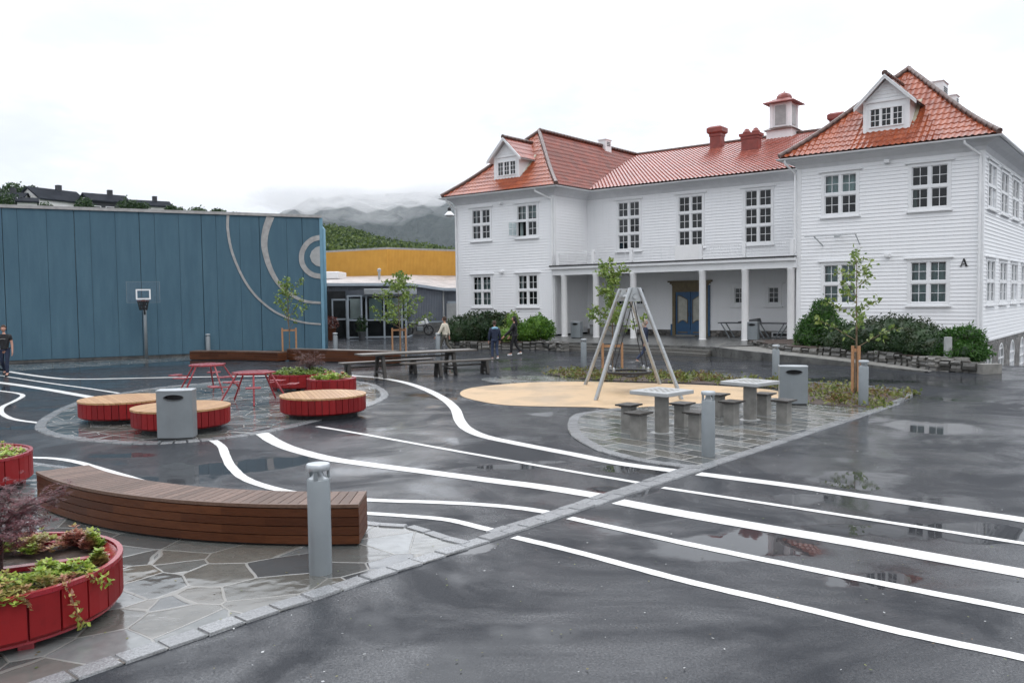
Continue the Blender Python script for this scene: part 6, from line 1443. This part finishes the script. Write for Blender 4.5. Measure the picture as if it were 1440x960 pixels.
o_ = tw_.build('wedge_board', 'steel_dark', mw=p); o_.rotation_euler = (0, 0, YAW); tag(o_, 'dark slanting board lying on the left porch table', 'board')
p = bw(-6.9, 2.5, TZ); BN = thing('porch_bench', 'grey box bench against the side wall at the left end of the porch', 'bench', p, YAW); MB().box(-.9, 1.1, -.25, .25, 0, .48).build('box', 'concrete_light', BN, bevel=.01); MB().box(-.9, 1.1, -.27, .27, .482, .53).build('seat', 'plank_grey', BN, bevel=.01)
hr_ = MB(); hr_.tube([(.3, -.1, .53), (.35, -.1, .8), (.75, -.1, 1.0), (1.1, -.1, 1.02)], .02, 6); hr_.build('armrest', 'steel_dark', BN, smooth=True)

# ================================================================== GROUND COVER IN THE BED
gc = MB(); bedp = spline([at(*p) for p in bed_px], 4, True)
def inpoly(p, poly):
    c = False; j = len(poly)-1
    for i in range(len(poly)):
        a, b = poly[i], poly[j]
        if (a.y > p.y) != (b.y > p.y) and p.x < (b.x-a.x)*(p.y-a.y)/(b.y-a.y)+a.x: c = not c
        j = i
    return c
x0_, x1_ = min(p.x for p in bedp), max(p.x for p in bedp); y0_, y1_ = min(p.y for p in bedp), max(p.y for p in bedp); cnt = 0; tufts = []
while cnt < 900:
    p = Vector((random.uniform(x0_, x1_), random.uniform(y0_, y1_), 0)); cnt += 1
    if inpoly(p, bedp) and math.sin(p.x*2.1)*math.sin(p.y*1.7+1)+random.random()*1.2 > .25: tufts.append(p)
for p in tufts: leaves(gc, [p+Vector((random.gauss(0, .12), random.gauss(0, .12), abs(random.gauss(.05, .06)))) for _ in range(26)], .055, 1., 1.8)
gco = gc.build('ground_cover', 'leaf_ground'); tag(gco, 'low green and brownish ground cover plants in the planted bed', 'ground cover', kind='stuff')

# ================================================================== PEOPLE
def skin(verts, edges, radii, name, mat, parent, sub=1, root=0):
    me = bpy.data.meshes.new(name); me.from_pydata([tuple(v) for v in verts], edges, []); o = bpy.data.objects.new(name, me); COL.objects.link(o)
    sk = o.modifiers.new('skin', 'SKIN'); sk.use_smooth_shade = True
    for i, r_ in enumerate(radii):
        rr = r_ if isinstance(r_, tuple) else (r_, r_); me.skin_vertices[0].data[i].radius = rr
    me.skin_vertices[0].data[root].use_root = True
    s2 = o.modifiers.new('sub', 'SUBSURF'); s2.levels = sub; s2.render_levels = sub
    bpy.context.view_layer.update(); m2 = evalmesh(o); o.modifiers.clear(); o.data = m2; m2.materials.clear(); m2.materials.append(MATS[mat]); m2.polygons.foreach_set('use_smooth', [True]*len(m2.polygons))
    if parent: o.parent = parent
    return o
def person(loc, rz, H, lab, top, trous, hair, shoes='cloth_white', stride=.0, arms=(.1, -.1), jacket=False, sleeves=True, longhair=False, lean=0., bare=False, extra=None, kneeb=0.):
    t = thing('person', lab, 'person', loc, rz); k = H/1.75
    sh, hp_, = .19*k, .095*k
    pel = Vector((0, 0, .95*k)); sp1 = Vector((0, lean*.4, 1.15*k)); ch = Vector((0, lean*.8, 1.34*k)); nk = Vector((0, lean, 1.49*k)); hb = Vector((0, lean+.012*k, 1.56*k)); ht = Vector((0, lean+.02*k, 1.66*k))
    V = [pel, sp1, ch, nk, hb]; E_ = [(0, 1), (1, 2), (2, 3), (3, 4)]; Rr = [(.11*k, .08*k), (.10*k, .07*k), (.125*k, .08*k), .052*k, .052*k]
    J = {}
    for s_, st, ar in ((-1, stride, arms[0]), (1, -stride, arms[1])):
        h0 = pel+Vector((s_*hp_, 0, -.05*k)); kn = Vector((s_*hp_*1.05, st*.5+.05*k, .50*k)); ank = Vector((s_*hp_*1.05, st-(.12 if st < 0 else 0)*k*(1 if stride else 0), .09*k+(.06*k if st < 0 else 0))); toe = ank+Vector((0, .15*k, -.055*k if st >= 0 else -.09*k))
        b = len(V); V += [h0, kn, ank, toe]; E_ += [(0, b), (b, b+1), (b+1, b+2), (b+2, b+3)]; Rr += [.09*k, .06*k, .042*k, .035*k]
        s0 = ch+Vector((s_*sh, 0, .06*k)); el = s0+Vector((s_*.05*k, ar*.5-.02, -.28*k)); wr = el+Vector((s_*.02*k, ar*.6+.04*k, -.24*k)); pm = wr+(wr-el).normalized()*.07*k
        b2 = len(V); V += [s0, el, wr, pm]; E_ += [(2, b2), (b2, b2+1), (b2+1, b2+2), (b2+2, b2+3)]; Rr += [.062*k, .043*k, .03*k, (.038*k, .018*k)]
        d = (wr-el).normalized()
        for f in range(4):
            c = len(V); off = Vector((0, (f-1.5)*.018*k, 0)); L = (.07, .08, .075, .06)[f]*k
            V += [pm+off*1.1+d*.03*k, pm+off*1.3+d*(.03*k+L*.5)+Vector((-s_*.012*k, 0, 0)), pm+off*1.3+d*(.03*k+L)+Vector((-s_*.03*k, 0, 0))]; E_ += [(b2+3, c), (c, c+1), (c+1, c+2)]; Rr += [.011*k, .0095*k, .008*k]
        c = len(V); V += [wr+d*.03*k+Vector((0, .03*k, 0)), wr+d*.07*k+Vector((-s_*.01*k, .05*k, 0))]; E_ += [(b2+3, c), (c, c+1)]; Rr += [.012*k, .009*k]
        J[s_] = (h0, kn, ank, toe, s0, el, wr)
    body = skin(V, E_, Rr, 'body', 'skin', t, 1)
    # head as part of the same mesh
    bm = bmesh.new(); bm.from_mesh(body.data); hc = ht+Vector((0, 0, -.0)); r0 = bmesh.ops.create_uvsphere(bm, u_segments=20, v_segments=14, radius=1)
    for v in r0['verts']:
        c = v.co.copy(); x, y, z = c.x*.076*k, c.y*.096*k, c.z*.118*k
        if z < 0: x *= 1-.28*(-c.z)**1.5; y *= 1-.12*(-c.z)
        if c.y > .9 and -.25 < c.z < .05: y += .018*k
        if c.y > .75 and .05 < c.z < .28 and abs(c.x) > .2: y -= .008*k
        if abs(c.x) > .93 and abs(c.z) < .3: x *= 1.12
        v.co = hc+Vector((x, y, z))
    for f in bm.faces: f.smooth = True
    bm.to_mesh(body.data); bm.free()
    fe = MB()
    for s_ in (-1, 1): fe.lathe([(.001, -.008*k), (.011*k, 0), (.001, .008*k)], 8, (hc.x+s_*.03*k, hc.y+.088*k, hc.z+.012*k))
    fe.box(hc.x-.022*k, hc.x+.022*k, hc.y+.086*k, hc.y+.094*k, hc.z-.058*k, hc.z-.05*k); fe.build('eyes_and_mouth', 'hair_black', t)
    # hair shell
    hm = MB(); bmh = bmesh.new(); bmesh.ops.create_uvsphere(bmh, u_segments=20, v_segments=14, radius=1); vs = []; idx = {}
    for v in bmh.verts: c = v.co; vs.append(hc+Vector((c.x*.086*k, c.y*.104*k-.010*k, c.z*.125*k+.012*k)))
    fcs = []
    for f in bmh.faces:
        c = f.calc_center_median()
        if c.z > .45 or (c.y < .25 and c.z > (-.75 if longhair else -.35)): fcs.append([v.index for v in f.verts])
    hm.add(vs, fcs); bmh.free(); ho = hm.build('hair', hair, t, smooth=True); sd_ = ho.modifiers.new('s', 'SOLIDIFY'); sd_.thickness = .014*k; sd_.offset = 0
    if longhair:
        skin([hc+Vector((0, -.06*k, 0)), hc+Vector((0, -.10*k, -.14*k)), hc+Vector((0, -.11*k, -.3*k))], [(0, 1), (1, 2)], [.075*k, .08*k, .05*k], 'hair', hair, t)
    # trousers
    V = [pel+Vector((0, 0, .10*k))]; E_ = []; Rr = [(.145*k, .11*k)]
    for s_ in (-1, 1):
        h0, kn, ank, toe, *_ = J[s_]; b = len(V); V += [h0, kn, ank+Vector((0, 0, .02*k))]; E_ += [(0, b), (b, b+1), (b+1, b+2)]; Rr += [.10*k, .072*k, .058*k]
    skin(V, E_, Rr, 'trousers', trous, t)
    # top
    jl = .0 if not jacket else -.12*k
    V = [pel+Vector((0, 0, -.06*k+jl)), sp1, ch, nk+Vector((0, 0, -.01*k))]; E_ = [(0, 1), (1, 2), (2, 3)]; g_ = .02 if jacket else .008
    Rr = [(.15*k+g_, .12*k+g_), (.14*k+g_, .105*k+g_), (.17*k+g_, .118*k+g_), .075*k]
    for s_ in (-1, 1):
        *_, s0, el, wr = J[s_]; b = len(V); V += [s0, el if sleeves else s0.lerp(el, .6)]; E_ += [(2, b), (b, b+1)]; Rr += [.078*k+g_*.5, .058*k+g_*.5]
        if sleeves: V += [wr]; E_ += [(b+1, b+2)]; Rr += [.045*k+g_*.4]
    skin(V, E_, Rr, 'jacket' if jacket else 'shirt', top, t, root=1)
    for s_ in (-1, 1):
        h0, kn, ank, toe, *_ = J[s_]; skin([ank+Vector((0, -.05*k, -.045*k)), ank+Vector((0, .05*k, -.045*k)), toe+Vector((0, .03*k, 0))], [(0, 1), (1, 2)], [.044*k, .046*k, .038*k], 'shoe', shoes, t)
    if extra: extra(t, k, J, hc, ch)
    return t
def teen_print(t, k, J, hc, ch):
    m_ = MB()
    for i in range(7): a = (i-3)*.16; m_.box(ch.x+math.sin(a)*.16*k-.008, ch.x+math.sin(a)*.16*k+.008, ch.y+.122*k, ch.y+.145*k, ch.z-.02-abs(a)*.02-.012, ch.z-.02-abs(a)*.02+.012)
    m_.build('shirt_print', 'cloth_grey', t)
    MB().box(-.17*k, .17*k, .05*k, .1*k, 1.0*k, 1.01*k)
person(at(8, 529), R(180+12), 1.68, 'teenager in black t-shirt and dark jeans walking at the left picture edge', 'cloth_black', 'cloth_navy', 'hair_brown', 'cloth_black', .12, (.02, -.05), sleeves=False, extra=teen_print)
person(at(626, 499), R(70), 1.62, 'person in cream jacket with dark hair walking behind the long table', 'cloth_cream', 'cloth_olive', 'hair_brown', 'cloth_white', .22, (.25, -.1), jacket=True)
def hood(t, k, J, hc, ch): skin([ch+Vector((-.15*k, -.03, .09*k)), ch+Vector((0, -.09*k, .13*k)), ch+Vector((.15*k, -.03, .09*k))], [(0, 1), (1, 2)], [.055*k, .07*k, .055*k], 'yoke', 'cloth_sky', t)
person(at(696, 506), R(15), 1.50, 'child in navy jacket with light blue shoulders seen from behind', 'cloth_navy', 'cloth_jeans', 'hair_brown', 'cloth_white', .04, (.05, .05), jacket=True, extra=hood)
person(at(724, 500), R(80), 1.62, 'girl with long black hair and long black coat by the low stone wall', 'cloth_black', 'cloth_black', 'hair_black', 'cloth_white', .14, (.35, .2), jacket=True, longhair=True)
person(at(907, 511), R(-80), 1.55, 'fair haired child in dark jacket walking behind the basket swing', 'cloth_navy', 'cloth_jeans', 'hair_fair', 'cloth_grey', .25, (.1, -.1), jacket=True, longhair=True)

# ================================================================== AIR: haze box and the low cloud lying on the mountain
SC.cycles.volume_bounces = 4
SC.cycles.volume_max_steps = 64
def volmat(name, dens, col=(.93, .96, 1, 1)):
    m_ = bpy.data.materials.new(name); m_.use_nodes = True; t_ = m_.node_tree; t_.nodes.clear(); o_ = t_.nodes.new('ShaderNodeOutputMaterial'); v_ = t_.nodes.new('ShaderNodeVolumePrincipled')
    v_.inputs['Density'].default_value = dens; v_.inputs['Color'].default_value = col; v_.inputs['Anisotropy'].default_value = .0; t_.links.new(v_.outputs[0], o_.inputs['Volume']); MATS[name] = m_; return m_
volmat('haze_air', .00006, (.72, .86, 1, 1)); volmat('cloud_air', .03, (1, 1, 1, 1))
hz = MB().box(-3000, 3000, -320, 3400, -20, 620).build('haze', 'haze_air'); tag(hz, kind='stuff')

volmat('mist_air', .0035, (1, 1, 1, 1))
def cloudbank(name, n, y0, y1, sx, sz, mat, lab, seed):
    random.seed(seed); cl = MB()
    for i in range(n):
        px = random.uniform(375, 700); py = random.uniform(y0, y1)+8*math.sin(px/37)+(16 if px < 450 else 0); dd = random.uniform(880, 1000); c_ = far(px, py, dd); r_ = random.uniform(.6, 1.25)
        bmt = bmesh.new(); bmesh.ops.create_icosphere(bmt, subdivisions=3, radius=1)
        vs = [(c_.x+v.co.x*sx*r_*(1+.2*math.sin(v.co.z*5+i)), c_.y+v.co.y*24*r_, c_.z+v.co.z*sz*r_*(1+.3*math.sin(v.co.x*6+i))) for v in bmt.verts]
        cl.add(vs, [[q.index for q in f.verts] for f in bmt.faces]); bmt.free()
    tag(cl.build(name, mat, smooth=True), lab, 'cloud', kind='stuff')
cloudbank('low_cloud', 60, 248, 270, 44, 15, 'cloud_air', 'low white cloud covering the mountain top behind the ochre building', 31)
cloudbank('mist', 90, 266, 296, 30, 10, 'mist_air', 'thin mist wisps on the mountain side below the cloud', 32)
# fallen leaves, grit and blossom specks lying on the wet yard
random.seed(91); fl_ = MB(); fg_ = MB()
for i in range(420):
    if i % 3: px, py = random.uniform(0, 1440), random.uniform(560, 960)
    else: px, py = random.gauss(1180, 90), random.gauss(600, 30)
    if py < 545: continue
    p = at(px, py, .013); a = random.uniform(0, 6.28); sz = random.uniform(.006, .016); d = Vector((math.cos(a), math.sin(a), .1)); w = Vector((-math.sin(a), math.cos(a), .15))
    (fl_ if i % 2 else fg_).add([p-d*sz, p+w*sz*.6, p+d*sz, p-w*sz*.6], [(0, 1, 2), (0, 2, 3)])
tag(fl_.build('fallen_leaves', 'leaf_ground'), 'tiny fallen leaves scattered on the wet yard', 'leaves', kind='stuff')
tag(fg_.build('grit', 'concrete_light'), 'pale grit specks scattered on the wet yard', 'grit', kind='stuff')
